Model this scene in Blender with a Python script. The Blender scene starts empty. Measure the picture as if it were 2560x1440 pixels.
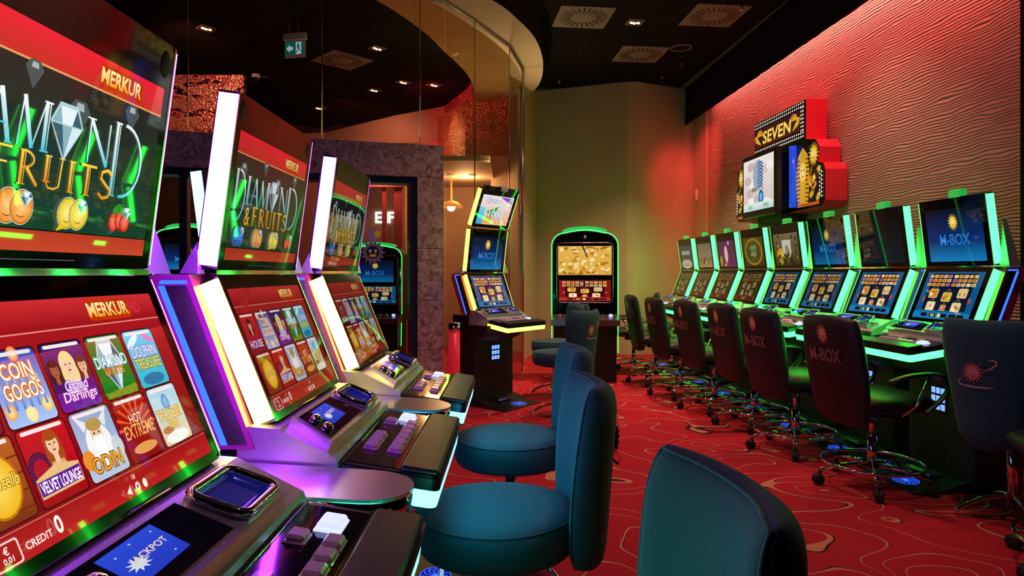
import bpy, bmesh, math, random
from mathutils import Vector, Matrix
random.seed(7)
PI = math.pi
# ------------------------------------------------------------------ camera, world, exposure
SC = bpy.context.scene
COL = SC.collection
F, HY, CAMH = 1650.0, 682.0, 1.2
cam = bpy.data.cameras.new('camera'); camo = bpy.data.objects.new('camera', cam); COL.objects.link(camo)
cam.sensor_width = 36.0; cam.lens = F / 2560 * 36.0
cam.shift_y = (HY - 720) / 2560.0
cam.clip_start = 0.02
camo.location = (0, 0, CAMH); camo.rotation_euler = (PI / 2, 0, 0)
SC.camera = camo
w = bpy.data.worlds.new('world'); SC.world = w; w.use_nodes = True
w.node_tree.nodes['Background'].inputs[0].default_value = (0.5, 0.35, 0.32, 1)
w.node_tree.nodes['Background'].inputs[1].default_value = 0.006
SC.view_settings.view_transform = 'Standard'; SC.view_settings.look = 'None'
SC.view_settings.gamma = 1.0; SC.view_settings.use_curve_mapping = False
SC.view_settings.exposure = 0.0
SC.cycles.max_bounces = 5; SC.cycles.diffuse_bounces = 2; SC.cycles.glossy_bounces = 3
SC.cycles.use_adaptive_sampling = True; SC.cycles.adaptive_threshold = .1; SC.cycles.use_denoising = True
SC.cycles.transparent_max_bounces = 8
SC.cycles.sample_clamp_indirect = 4.0
SC.cycles.blur_glossy = 0.3

def P(px, py, Z):                      # a point seen at a pixel, at depth Z metres into the room
    return Vector(((px - 1280) / F * Z, Z, CAMH + (HY - py) / F * Z))
PHI = math.atan(105 / F)               # the right-hand wall and its row run a few degrees off the left row
def RW(L, S, z=0.0):                   # lateral, along, height in the right wall's own frame
    return Vector((L * math.cos(PHI) - S * math.sin(PHI), S * math.cos(PHI) + L * math.sin(PHI), z))

# ------------------------------------------------------------------ materials
def lin(c):
    if isinstance(c, str):
        c = c.lstrip('#'); c = [int(c[i:i + 2], 16) for i in (0, 2, 4)]
    return tuple((v / 255 / 12.92) if v / 255 <= .04045 else ((v / 255 + .055) / 1.055) ** 2.4 for v in c)
MATS = {}
def mat(name, col=(0.5, 0.5, 0.5), rough=.5, metal=0.0, spec=.5, emit=None, es=0.0, sheen=0.0, noise=0.0, nscale=60, bump=0.0, coat=0.0, nlow=False):
    if name in MATS: return MATS[name]
    m = bpy.data.materials.new(name); m.use_nodes = True; MATS[name] = m
    nt = m.node_tree; b = nt.nodes['Principled BSDF']
    b.inputs['Base Color'].default_value = (*col, 1); b.inputs['Roughness'].default_value = rough
    b.inputs['Metallic'].default_value = metal; b.inputs['Specular IOR Level'].default_value = spec
    b.inputs['Coat Weight'].default_value = coat
    if sheen: b.inputs['Sheen Weight'].default_value = sheen
    if emit: b.inputs['Emission Color'].default_value = (*emit, 1); b.inputs['Emission Strength'].default_value = es
    tc = nt.nodes.new('ShaderNodeTexCoord'); nz = nt.nodes.new('ShaderNodeTexNoise')
    nz.inputs['Scale'].default_value = nscale; nz.inputs['Detail'].default_value = 3
    nt.links.new(tc.outputs['Object'], nz.inputs['Vector'])
    if noise:
        mx = nt.nodes.new('ShaderNodeMix'); mx.data_type = 'RGBA'
        mx.inputs['A'].default_value = (*[c * (1 - noise) for c in col], 1)
        mx.inputs['B'].default_value = (*[min(1, c * (1 + noise)) for c in col], 1)
        nt.links.new(nz.outputs['Fac'], mx.inputs['Factor']); nt.links.new(mx.outputs['Result'], b.inputs['Base Color'])
    if bump:
        bp = nt.nodes.new('ShaderNodeBump'); bp.inputs['Strength'].default_value = bump; bp.inputs['Distance'].default_value = .002
        nt.links.new(nz.outputs['Fac'], bp.inputs['Height']); nt.links.new(bp.outputs['Normal'], b.inputs['Normal'])
    elif not noise and not emit:         # faint smudges in the gloss
        mr = nt.nodes.new('ShaderNodeMapRange'); mr.inputs['To Min'].default_value = rough * .85; mr.inputs['To Max'].default_value = min(1, rough * 1.15)
        nt.links.new(nz.outputs['Fac'], mr.inputs['Value']); nt.links.new(mr.outputs['Result'], b.inputs['Roughness'])
    return m
def led(name, col, s):
    return mat(name, (0.02, 0.02, 0.02), .4, emit=col, es=s)
def colattr(name, emissive):
    m = bpy.data.materials.new(name); m.use_nodes = True; MATS[name] = m
    nt = m.node_tree; b = nt.nodes['Principled BSDF']
    at = nt.nodes.new('ShaderNodeAttribute'); at.attribute_name = 'Col'
    if emissive:
        b.inputs['Base Color'].default_value = (.006, .006, .006, 1); b.inputs['Roughness'].default_value = .025
        nt.links.new(at.outputs['Color'], b.inputs['Emission Color']); b.inputs['Emission Strength'].default_value = 1.0
    else:
        b.inputs['Roughness'].default_value = .7
        nt.links.new(at.outputs['Color'], b.inputs['Base Color'])
    return m
colattr('screen', True); colattr('print', False)
mat('black', (.012, .012, .013), .32); mat('gloss_black', (.006, .006, .007), .08, coat=.3)
mat('matte_black', (.01, .01, .011), .6)
mat('chrome', (.85, .85, .87), .06, 1.0); mat('steel', (.66, .66, .70), .20, 1.0)
mat('gunmetal', (.34, .34, .36), .28, .95); mat('silver_paint', (.62, .62, .66), .26, .55, coat=.4); mat('shelf_metal', (.55, .54, .58), .30, .95)
mat('red_plastic', (.62, .03, .06), .3, coat=.3); mat('red_plastic_purple_lit', (.50, .06, .30), .3, coat=.3); mat('white_plastic', (.7, .7, .7), .4)  # magenta: left casing's red with purple LED light mixed into its colour
mat('fabric', (.016, .085, .105), .85, sheen=.08, noise=.25, nscale=420, bump=.25)
mat('fabric_side', (.03, .034, .038), .9, sheen=.15, noise=.25, nscale=420, bump=.25)
mat('piping', (.02, .09, .10), .7)
mat('leather', (.014, .014, .016), .5, noise=.2, nscale=200, bump=.3)
mat('wrist_leather', (.02, .02, .022), .36, noise=.2, nscale=160, bump=.15)
mat('rubber', (.01, .01, .01), .7)
led('led_purple', (.40, .032, 1.0), 32.0); led('led_warm', (1.0, .80, .07), 14.0); led('led_cyan', (.03, .62, 1.0), 20.0); led('led_teal', (.04, 1.0, .5), 12.0)
led('led_green', (.016, 1.0, .052), 15.0); led('led_arch', (.05, 1.0, .12), 2.5); led('led_lime', (.65, 1.0, .08), 4.0); led('led_blue', (.02, .10, 1.0), 2.6)
led('led_ice', (.12, .45, 1.0), 8.0); led('led_key', (.12, .25, 1.0), 2.2); led('led_red', (1.0, .04, .06), 2.5)
led('led_greendesk', (.016, 1.0, .052), 16.0); led('lamp_warm', (1.0, .5, .2), 9.0); led('led_white', (1, 1, 1), 1.4)
led('btn_lit', (.45, .5, 1.0), 1.6)
mat('button', (.8, .66, .74), .15, coat=.6)
mat('jack_glass', (.01, .01, .02), .05)

# ------------------------------------------------------------------ mesh builder
def frame(o, u, v):                     # matrix whose x,y,z are u,v,u x v at o
    u = Vector(u).normalized(); v = Vector(v).normalized(); n = u.cross(v).normalized()
    m = Matrix((u, v, n)).transposed().to_4x4(); m.translation = Vector(o); return m
class MB:
    def __init__(s): s.v = []; s.f = []; s.sm = []; s.mi = []; s.cur = 0
    def add(s, vs, fs, smooth=False, M=None):
        b = len(s.v)
        s.v += [tuple((M @ Vector(p)) if M else p) for p in vs]
        for f in fs: s.f.append([b + i for i in f]); s.sm.append(smooth); s.mi.append(s.cur)
        return s
    def box(s, a, b, M=None, bev=0.0):
        (x0, y0, z0), (x1, y1, z1) = a, b
        if bev <= 0:
            vs = [(x, y, z) for z in (z0, z1) for y in (y0, y1) for x in (x0, x1)]
            return s.add(vs, [(0, 2, 3, 1), (4, 5, 7, 6), (0, 1, 5, 4), (2, 6, 7, 3), (0, 4, 6, 2), (1, 3, 7, 5)], False, M)
        # chamfered box: each corner has 3 verts
        vs = []; idx = {}
        for i, x in enumerate((x0, x1)):
            for j, y in enumerate((y0, y1)):
                for k, z in enumerate((z0, z1)):
                    sx, sy, sz = (1 if i == 0 else -1), (1 if j == 0 else -1), (1 if k == 0 else -1)
                    idx[i, j, k] = len(vs)
                    vs += [(x, y + sy * bev, z + sz * bev), (x + sx * bev, y, z + sz * bev), (x + sx * bev, y + sy * bev, z)]
        fs = []
        q = lambda ax, c: [(idx[p] + ax) for p in c]
        for i in (0, 1):
            c = [(i, 0, 0), (i, 1, 0), (i, 1, 1), (i, 0, 1)]; fs.append(q(0, c if i else c[::-1]))
            c = [(0, i, 0), (0, i, 1), (1, i, 1), (1, i, 0)]; fs.append(q(1, c if i else c[::-1]))
            c = [(0, 0, i), (1, 0, i), (1, 1, i), (0, 1, i)]; fs.append(q(2, c if i else c[::-1]))
        for j in (0, 1):
            for k in (0, 1):
                fs.append([idx[0, j, k] + 1, idx[1, j, k] + 1, idx[1, j, k] + 2, idx[0, j, k] + 2])
                fs.append([idx[j, 0, k] + 0, idx[j, 1, k] + 0, idx[j, 1, k] + 2, idx[j, 0, k] + 2])
                fs.append([idx[j, k, 0] + 0, idx[j, k, 1] + 0, idx[j, k, 1] + 1, idx[j, k, 0] + 1])
        for p, b0 in idx.items(): fs.append([b0, b0 + 1, b0 + 2])
        return s.add(vs, fs, False, M)
    def prism(s, pts, d0, d1, M=None, smooth=False, axis='z'):   # polygon pts (a,b) extruded d0..d1
        n = len(pts)
        mk = {'z': lambda a, b, d: (a, b, d), 'y': lambda a, b, d: (a, d, b), 'x': lambda a, b, d: (d, a, b)}[axis]
        vs = [mk(a, b, d0) for a, b in pts] + [mk(a, b, d1) for a, b in pts]
        b = len(s.v)
        s.add(vs, [list(range(n))[::-1], list(range(n, 2 * n))], False, M)
        for i in range(n):
            j = (i + 1) % n; s.f.append([b + i, b + j, b + n + j, b + n + i]); s.sm.append(smooth); s.mi.append(s.cur)
        return s
    def tube(s, pts, r, n=8, closed=False, M=None, flat=1.0):
        pts = [Vector(p) for p in pts]; N = len(pts); vs = []; fs = []
        rr = r if isinstance(r, (list, tuple)) else [r] * N
        up = None
        for i, p in enumerate(pts):
            if closed: t = (pts[(i + 1) % N] - pts[i - 1])
            else: t = pts[min(i + 1, N - 1)] - pts[max(i - 1, 0)]
            t.normalize()
            if up is None:
                up = Vector((0, 0, 1)) if abs(t.z) < .9 else Vector((1, 0, 0))
            a = t.cross(up)
            if a.length < 1e-4: a = t.orthogonal()
            a.normalize(); b = a.cross(t).normalized(); up = b
            for k in range(n):
                an = 2 * PI * k / n; vs.append(tuple(p + (a * math.cos(an) + b * math.sin(an) * flat) * rr[i]))
        for i in range(N if closed else N - 1):
            for k in range(n):
                j = (i + 1) % N; l = (k + 1) % n
                fs.append([i * n + k, i * n + l, j * n + l, j * n + k])
        if not closed: fs.append(list(range(n))[::-1]); fs.append([(N - 1) * n + k for k in range(n)])
        return s.add(vs, fs, True, M)
    def lathe(s, prof, n=24, M=None, cap=True):     # profile (r,z)
        vs = []; fs = []
        for r, z in prof:
            for k in range(n): a = 2 * PI * k / n; vs.append((r * math.cos(a), r * math.sin(a), z))
        for i in range(len(prof) - 1):
            for k in range(n):
                l = (k + 1) % n; fs.append([i * n + k, i * n + l, (i + 1) * n + l, (i + 1) * n + k])
        if cap: fs.append(list(range(n))[::-1]); fs.append([(len(prof) - 1) * n + k for k in range(n)])
        return s.add(vs, fs, True, M)
    def loft(s, rings, closed=True, smooth=True, caps=False, M=None):
        n = len(rings[0]); vs = [p for r in rings for p in r]; fs = []
        for i in range(len(rings) - 1):
            for k in range(n if closed else n - 1):
                l = (k + 1) % n; fs.append([i * n + k, i * n + l, (i + 1) * n + l, (i + 1) * n + k])
        if caps: fs.append(list(range(n))[::-1]); fs.append([(len(rings) - 1) * n + k for k in range(n)])
        return s.add(vs, fs, smooth, M)
    def mesh(s, name, mats):
        me = bpy.data.meshes.new(name); me.from_pydata(s.v, [], s.f)
        me.polygons.foreach_set('use_smooth', s.sm); me.polygons.foreach_set('material_index', s.mi)
        for m in (mats if isinstance(mats, (list, tuple)) else [mats]): me.materials.append(MATS[m] if isinstance(m, str) else m)
        me.update()
        bm = bmesh.new(); bm.from_mesh(me); bmesh.ops.recalc_face_normals(bm, faces=bm.faces); bm.to_mesh(me); bm.free()
        return me
def ob(name, me, parent=None, M=None):
    o = bpy.data.objects.new(name, me); COL.objects.link(o)
    if parent: o.parent = parent
    if M is not None: o.matrix_local = M
    return o
def tag(o, label=None, cat=None, group=None, kind=None):
    for k, v in (('label', label), ('category', cat), ('group', group), ('kind', kind)):
        if v: o[k] = v
    return o
def thing(name, label, cat, loc=(0, 0, 0), rz=0.0, group=None):
    o = bpy.data.objects.new(name, None); COL.objects.link(o); o.empty_display_size = .1
    o.location = loc; o.rotation_euler = (0, 0, rz); return tag(o, label, cat, group)
CACHE = {}
def part(name, key, fn, mats, parent):          # alike parts share mesh data
    if key is None or key not in CACHE:
        mb = MB(); fn(mb); me = mb.mesh(name, mats)
        if key is None: return ob(name, me, parent)
        CACHE[key] = me
    return ob(name, CACHE[key], parent)
def rrpts(x0, y0, x1, y1, r, n=5):
    out = []
    for cx, cy, a0 in ((x1 - r, y1 - r, 0), (x0 + r, y1 - r, 90), (x0 + r, y0 + r, 180), (x1 - r, y0 + r, 270)):
        for i in range(n + 1):
            a = math.radians(a0 + 90 * i / n); out.append((cx + r * math.cos(a), cy + r * math.sin(a)))
    return out
def bezier(pts, n=8):                            # Catmull-Rom through points
    pts = [Vector(p) for p in pts]; out = []
    for i in range(len(pts) - 1):
        p0 = pts[max(i - 1, 0)]; p1 = pts[i]; p2 = pts[i + 1]; p3 = pts[min(i + 2, len(pts) - 1)]
        for k in range(n):
            t = k / n
            out.append(.5 * ((2 * p1) + (p2 - p0) * t + (2 * p0 - 5 * p1 + 4 * p2 - p3) * t * t + (3 * p1 - p0 - 3 * p2 + p3) * t ** 3))
    out.append(pts[-1]); return out

# ------------------------------------------------------------------ flat print: screens, signs, embroidery
TXT = {}
def textmesh(s, bold=0.0, outline=False):
    k = (s, bold)
    if k not in TXT:
        c = bpy.data.curves.new('t', 'FONT'); c.body = s; c.size = 1; c.offset = bold; c.resolution_u = 3
        o = bpy.data.objects.new('t', c); me = bpy.data.meshes.new_from_object(o)
        vs = [(v.co.x, v.co.y) for v in me.vertices]; fs = [list(p.vertices) for p in me.polygons]
        bpy.data.objects.remove(o); bpy.data.meshes.remove(me); bpy.data.curves.remove(c)
        xs = [v[0] for v in vs]; ys = [v[1] for v in vs]
        x0, x1, y0, y1 = min(xs), max(xs), min(ys), max(ys)
        TXT[k] = ([((x - x0) / (x1 - x0), (y - y0) / (y1 - y0)) for x, y in vs], fs, (x1 - x0) / (y1 - y0))
    return TXT[k]
class Art:
    STEP = 2.5e-5
    def __init__(s, k=1.0): s.v = []; s.f = []; s.c = []; s.z = 0.0; s.k = k
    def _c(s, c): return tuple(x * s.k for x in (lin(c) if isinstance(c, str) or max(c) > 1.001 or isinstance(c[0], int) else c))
    def raw(s, vs, fs, cols):
        s.z += s.STEP; b = len(s.v); s.v += [(x, y, s.z) for x, y in vs]
        for f in fs: s.f.append([b + i for i in f]); s.c.append([cols[i] for i in f])
        return s
    def poly(s, pts, c):
        c = s._c(c); return s.raw(pts, [list(range(len(pts)))], [c] * len(pts))
    def rect(s, x0, y0, x1, y1, c, ct=None):
        a = s._c(c); b = s._c(ct) if ct else a
        return s.raw([(x0, y0), (x1, y0), (x1, y1), (x0, y1)], [[0, 1, 2, 3]], [a, a, b, b])
    def rrect(s, x0, y0, x1, y1, r, c, ct=None):
        a = s._c(c); b = s._c(ct) if ct else a; p = rrpts(x0, y0, x1, y1, r, 3)
        mix = lambda t: tuple(a[i] + (b[i] - a[i]) * t for i in range(3))
        return s.raw(p, [list(range(len(p)))], [mix((y - y0) / (y1 - y0)) for x, y in p])
    def ell(s, cx, cy, rx, ry, c, cc=None, n=20, rot=0.0):
        a = s._c(c); b = s._c(cc) if cc else a; cr, sr = math.cos(rot), math.sin(rot)
        p = [(cx, cy)]
        for i in range(n):
            t = 2 * PI * i / n; x, y = rx * math.cos(t), ry * math.sin(t); p.append((cx + x * cr - y * sr, cy + x * sr + y * cr))
        return s.raw(p, [[0, 1 + i, 1 + (i + 1) % n] for i in range(n)], [b] + [a] * n)
    def star(s, cx, cy, r1, r2, n, c, sx=1.0, rot=0.0):
        return s.poly([(cx + sx * (r1 if i % 2 == 0 else r2) * math.cos(PI * i / n + rot), cy + (r1 if i % 2 == 0 else r2) * math.sin(PI * i / n + rot)) for i in range(2 * n)], c)
    def stroke(s, pts, wd, c, c2=None):
        pts = [Vector((p[0], p[1])) for p in pts]; L = []; R = []
        for i, p in enumerate(pts):
            t = (pts[min(i + 1, len(pts) - 1)] - pts[max(i - 1, 0)]).normalized(); n = Vector((-t.y, t.x)) * (wd[i] if isinstance(wd, list) else wd) / 2
            L.append(tuple(p + n)); R.append(tuple(p - n))
        N = len(pts); a = s._c(c); b = s._c(c2) if c2 else a
        cols = [tuple(a[j] + (b[j] - a[j]) * i / max(1, N - 1) for j in range(3)) for i in range(N)]
        return s.raw(L + R, [[i, N + i, N + i + 1, i + 1] for i in range(N - 1)], cols + cols)
    def text(s, t, x, y, h, c, wd=None, ct=None, bold=0.0, al='c', shear=0.0, rot=0.0, arc=0.0):
        vs, fs, asp = textmesh(t, bold); W = wd if wd else asp * h
        x0 = x - (W / 2 if al == 'c' else (W if al == 'r' else 0)); a = s._c(c); b = s._c(ct) if ct else a
        cr, sr = math.cos(rot), math.sin(rot); pts = []; cols = []
        for u, v in vs:
            px, py = u * W + shear * v * h, v * h + arc * (1 - (2 * u - 1) ** 2); dx = x0 - x + px
            pts.append((x + dx * cr - py * sr, y + dx * sr + py * cr)); cols.append(tuple(a[i] + (b[i] - a[i]) * v for i in range(3)))
        return s.raw(pts, fs, cols)
    def text2(s, t, x, y, h, c, edge, wd=None, ct=None, ow=.06, **k):      # letters with an outline
        vs, fs, asp = textmesh(t, 0.0); W = wd if wd else asp * h
        s.text(t, x, y - h * .06, h * 1.12, edge, wd=W * 1.03, bold=ow, **k); return s.text(t, x, y, h, c, wd=W, ct=ct, bold=.012, **k)
    def build(s, name, parent, M, material='screen', key=None):
        me = bpy.data.meshes.new(name); me.from_pydata([tuple(M @ Vector(p)) for p in s.v], [], s.f)
        at = me.color_attributes.new('Col', 'FLOAT_COLOR', 'CORNER')
        flat = []
        for cs in s.c:
            for c in cs: flat += [c[0], c[1], c[2], 1.0]
        at.data.foreach_set('color', flat); me.materials.append(MATS[material]); me.update()
        if key: CACHE[key] = me
        return ob(name, me, parent)
def sun(a, cx, cy, r, sx=1.0, ray='#f4c21c', face='#ffe070', dark='#7a3a10'):     # the smiling sun emblem
    a.star(cx, cy, r, r * .55, 16, ray, sx, .1); a.ell(cx, cy, r * .52 * sx, r * .52, '#d89010', None); a.ell(cx, cy, r * .47 * sx, r * .47, face)
    for q in (-1, 1):
        a.ell(cx + q * r * .17 * sx, cy + r * .12, r * .07 * sx, r * .09, '#ffffff'); a.ell(cx + q * r * .16 * sx, cy + r * .11, r * .035 * sx, r * .05, dark)
        a.stroke([(cx + q * r * .08 * sx, cy + r * .25), (cx + q * r * .26 * sx, cy + r * .24)], r * .04, dark)
    a.stroke([(cx + sx * r * .3 * math.cos(t), cy - r * .02 + r * .3 * math.sin(t)) for t in [PI + PI * (.12 + .76 * i / 8) for i in range(9)]], r * .07, dark)
    a.ell(cx, cy - r * .0, r * .05 * sx, r * .07, '#e8a830')
# ------------------------------------------------------------------ main lights (cove and seen downlights have fittings built below)
K = 1.0965
def kz(z): return CAMH + (z - CAMH) * K
CEIL, SOFF = kz(3.75), kz(3.48)   # room heights
def lamp(name, kind, loc, col, e, target=None, **k):
    l = bpy.data.lights.new(name, kind); l.color = col; l.energy = e
    for a, b in k.items(): setattr(l, a, b)
    o = bpy.data.objects.new(name, l); COL.objects.link(o); o.location = loc
    if target is not None: o.rotation_euler = (Vector(target) - Vector(loc)).to_track_quat('-Z', 'Y').to_euler()
    return o
WALL_L, S_NEAR, S_FAR, WTOP = 3.42, 3.90, 9.318, 3.45
# red wash in the cove over the rippled wall, hidden behind the bulkhead lip
cv = lamp('cove_wash', 'AREA', RW(WALL_L - .075, (S_NEAR + S_FAR) / 2 + .3, WTOP + .21), (1, .10, .10), 62, RW(WALL_L - .03, (S_NEAR + S_FAR) / 2, 0), shape='RECTANGLE', size=S_FAR - S_NEAR + .5, size_y=.06)
cv.rotation_euler = (0, math.radians(-3), PHI + PI / 2); cv.data.spread = math.radians(150)
def ceil_at(px, py, z=CEIL):
    Z = (z - CAMH) * F / (HY - py); return P(px, py, Z)
DOWN = [(516, 70), (943, 120), (935, 225), (1008, 205), (1085, 212), (798, 270), (1587, 55)]
for i, q in enumerate(DOWN):
    p = ceil_at(*q)
    lamp('downlight_beam', 'SPOT', (p.x, p.y, CEIL - .05), (1, .42, .25) if i < 6 else (1, .48, .34), 40 if i < 6 else 360, (p.x, p.y - (.2 if i < 6 else -.7), 0), spot_size=math.radians(95), spot_blend=.8, shadow_soft_size=.04)
for q, e in (((.75, 4.4), 120), ((1.3, 2.3), 85), ((.9, 6.6), 100), ((-.15, 4.9), 95), ((2.3, 5.4), 85)):   # aisle downlights out of view, no fittings; the portal one added to brighten it
    lamp('downlight_beam', 'SPOT', (q[0], q[1], CEIL - .05), (1, .5, .44), e, (q[0] + .05, q[1], 0), spot_size=math.radians(88), spot_blend=.9, shadow_soft_size=.05)

# ------------------------------------------------------------------ node materials of the setting
def nodes(name):
    m = bpy.data.materials.new(name); m.use_nodes = True; MATS[name] = m
    return m.node_tree, m.node_tree.nodes['Principled BSDF'], m.node_tree.nodes.new, m.node_tree.links.new
def math_n(N, Lk, op, a, b=None, c=None):
    n = N('ShaderNodeMath'); n.operation = op
    for i, x in enumerate((a, b, c)):
        if x is None: continue
        if isinstance(x, (int, float)): n.inputs[i].default_value = x
        else: Lk(x, n.inputs[i])
    return n.outputs[0]
def carpet():
    nt, b, N, L = nodes('carpet')
    tc = N('ShaderNodeTexCoord'); nz = N('ShaderNodeTexNoise'); nz.inputs['Scale'].default_value = 1.55; nz.inputs['Detail'].default_value = 0.0
    nz.inputs['Roughness'].default_value = .35; nz.inputs['Distortion'].default_value = .9
    mp = N('ShaderNodeMapping'); mp.inputs['Scale'].default_value = (1.0, 1.25, 1); mp.inputs['Rotation'].default_value = (0, 0, .5)
    L(tc.outputs['Object'], mp.inputs['Vector']); L(mp.outputs['Vector'], nz.inputs['Vector'])
    v = math_n(N, L, 'FRACT', math_n(N, L, 'MULTIPLY', nz.outputs['Fac'], 7.0))
    tan_ = math_n(N, L, 'MULTIPLY', math_n(N, L, 'GREATER_THAN', v, .5), math_n(N, L, 'LESS_THAN', v, .575))
    drk = math_n(N, L, 'MULTIPLY', math_n(N, L, 'GREATER_THAN', v, .475), math_n(N, L, 'LESS_THAN', v, .5))
    n2 = N('ShaderNodeTexNoise'); n2.inputs['Scale'].default_value = 700; L(tc.outputs['Object'], n2.inputs['Vector'])
    m0 = N('ShaderNodeMix'); m0.data_type = 'RGBA'; m0.inputs['A'].default_value = (.38, .014, .026, 1); m0.inputs['B'].default_value = (.58, .03, .045, 1); L(n2.outputs['Fac'], m0.inputs['Factor'])
    m1 = N('ShaderNodeMix'); m1.data_type = 'RGBA'; L(tan_, m1.inputs['Factor']); L(m0.outputs['Result'], m1.inputs['A']); m1.inputs['B'].default_value = (.62, .26, .15, 1)
    m2 = N('ShaderNodeMix'); m2.data_type = 'RGBA'; L(drk, m2.inputs['Factor']); L(m1.outputs['Result'], m2.inputs['A']); m2.inputs['B'].default_value = (.06, .012, .012, 1)
    L(m2.outputs['Result'], b.inputs['Base Color']); b.inputs['Roughness'].default_value = .95; b.inputs['Specular IOR Level'].default_value = .1
    bp = N('ShaderNodeBump'); bp.inputs['Strength'].default_value = .3; bp.inputs['Distance'].default_value = .002; L(n2.outputs['Fac'], bp.inputs['Height']); L(bp.outputs['Normal'], b.inputs['Normal'])
carpet()
def ripple():
    nt, b, N, L = nodes('ripple')
    tc = N('ShaderNodeTexCoord'); sp = N('ShaderNodeSeparateXYZ'); L(tc.outputs['Object'], sp.inputs[0])
    n1 = N('ShaderNodeTexNoise'); n1.inputs['Scale'].default_value = 3.2; n1.inputs['Detail'].default_value = 1.0
    mp = N('ShaderNodeMapping'); mp.inputs['Scale'].default_value = (.0, 1.0, 3.0); L(tc.outputs['Object'], mp.inputs['Vector']); L(mp.outputs['Vector'], n1.inputs['Vector'])
    z = math_n(N, L, 'ADD', sp.outputs['Z'], math_n(N, L, 'MULTIPLY', n1.outputs['Fac'], .05))
    s_ = math_n(N, L, 'SINE', math_n(N, L, 'MULTIPLY', z, 2 * PI / .023))
    h = math_n(N, L, 'ADD', s_, math_n(N, L, 'MULTIPLY', math_n(N, L, 'SINE', math_n(N, L, 'MULTIPLY', z, 4 * PI / .023)), .25))
    bp = N('ShaderNodeBump'); bp.inputs['Strength'].default_value = 1.0; bp.inputs['Distance'].default_value = .008
    L(h, bp.inputs['Height']); L(bp.outputs['Normal'], b.inputs['Normal'])
    b.inputs['Base Color'].default_value = (.60, .47, .33, 1); b.inputs['Roughness'].default_value = .6
ripple()
def stone():
    nt, b, N, L = nodes('stone')
    tc = N('ShaderNodeTexCoord'); n1 = N('ShaderNodeTexNoise'); n1.inputs['Scale'].default_value = 14; n1.inputs['Detail'].default_value = 9; n1.inputs['Roughness'].default_value = .7; n1.inputs['Distortion'].default_value = 1.2
    L(tc.outputs['Object'], n1.inputs['Vector']); r = N('ShaderNodeValToRGB'); L(n1.outputs['Fac'], r.inputs['Fac'])
    r.color_ramp.elements[0].position = .36; r.color_ramp.elements[0].color = (.17, .09, .10, 1); r.color_ramp.elements[1].position = .66; r.color_ramp.elements[1].color = (.85, .62, .60, 1)
    L(r.outputs['Color'], b.inputs['Base Color']); b.inputs['Roughness'].default_value = .75
    bp = N('ShaderNodeBump'); bp.inputs['Strength'].default_value = .5; bp.inputs['Distance'].default_value = .004; L(n1.outputs['Fac'], bp.inputs['Height']); L(bp.outputs['Normal'], b.inputs['Normal'])
stone()
def foil(name, c0, c1, sc, metal, rough=.28):
    nt, b, N, L = nodes(name)
    tc = N('ShaderNodeTexCoord'); n1 = N('ShaderNodeTexVoronoi'); n1.inputs['Scale'].default_value = sc; L(tc.outputs['Object'], n1.inputs['Vector'])
    n2 = N('ShaderNodeTexNoise'); n2.inputs['Scale'].default_value = sc * .8; n2.inputs['Detail'].default_value = 4; L(tc.outputs['Object'], n2.inputs['Vector'])
    mx = N('ShaderNodeMix'); mx.data_type = 'RGBA'; mx.inputs['A'].default_value = (*c0, 1); mx.inputs['B'].default_value = (*c1, 1); L(n2.outputs['Fac'], mx.inputs['Factor'])
    L(mx.outputs['Result'], b.inputs['Base Color']); b.inputs['Metallic'].default_value = metal; b.inputs['Roughness'].default_value = rough
    bp = N('ShaderNodeBump'); bp.inputs['Strength'].default_value = 1.0; bp.inputs['Distance'].default_value = .03; L(n1.outputs['Distance'], bp.inputs['Height']); L(bp.outputs['Normal'], b.inputs['Normal'])
foil('gold_foil', (.35, .2, .06), (.9, .62, .25), 55, .75)
foil('gold_foil_red_lit', (.5, .12, .1), (.95, .5, .35), 45, .7)  # gold foil of the inner fascia, its red light put into the colour
def mural():
    nt, b, N, L = nodes('mural')
    tc = N('ShaderNodeTexCoord'); mp = N('ShaderNodeMapping'); mp.inputs['Scale'].default_value = (1.6, 1.6, 4.5); L(tc.outputs['Object'], mp.inputs['Vector'])
    n1 = N('ShaderNodeTexNoise'); n1.inputs['Scale'].default_value = 2.2; n1.inputs['Detail'].default_value = 3; n1.inputs['Distortion'].default_value = 1.5; L(mp.outputs['Vector'], n1.inputs['Vector'])
    r = N('ShaderNodeValToRGB'); e = r.color_ramp.elements; e[0].position = .40; e[0].color = (.015, .004, .004, 1); e[1].position = .47; e[1].color = (.8, .25, .2, 1)
    x = e.new(.56); x.color = (.9, .55, .3, 1); x = e.new(.64); x.color = (.55, .05, .06, 1); L(n1.outputs['Fac'], r.inputs['Fac']); L(r.outputs['Color'], b.inputs['Base Color'])
    v = N('ShaderNodeTexVoronoi'); v.inputs['Scale'].default_value = 40; L(tc.outputs['Object'], v.inputs['Vector'])
    bp = N('ShaderNodeBump'); bp.inputs['Strength'].default_value = .9; bp.inputs['Distance'].default_value = .01; L(v.outputs['Distance'], bp.inputs['Height']); L(bp.outputs['Normal'], b.inputs['Normal'])
    b.inputs['Metallic'].default_value = .6; b.inputs['Roughness'].default_value = .3
mural()
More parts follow.
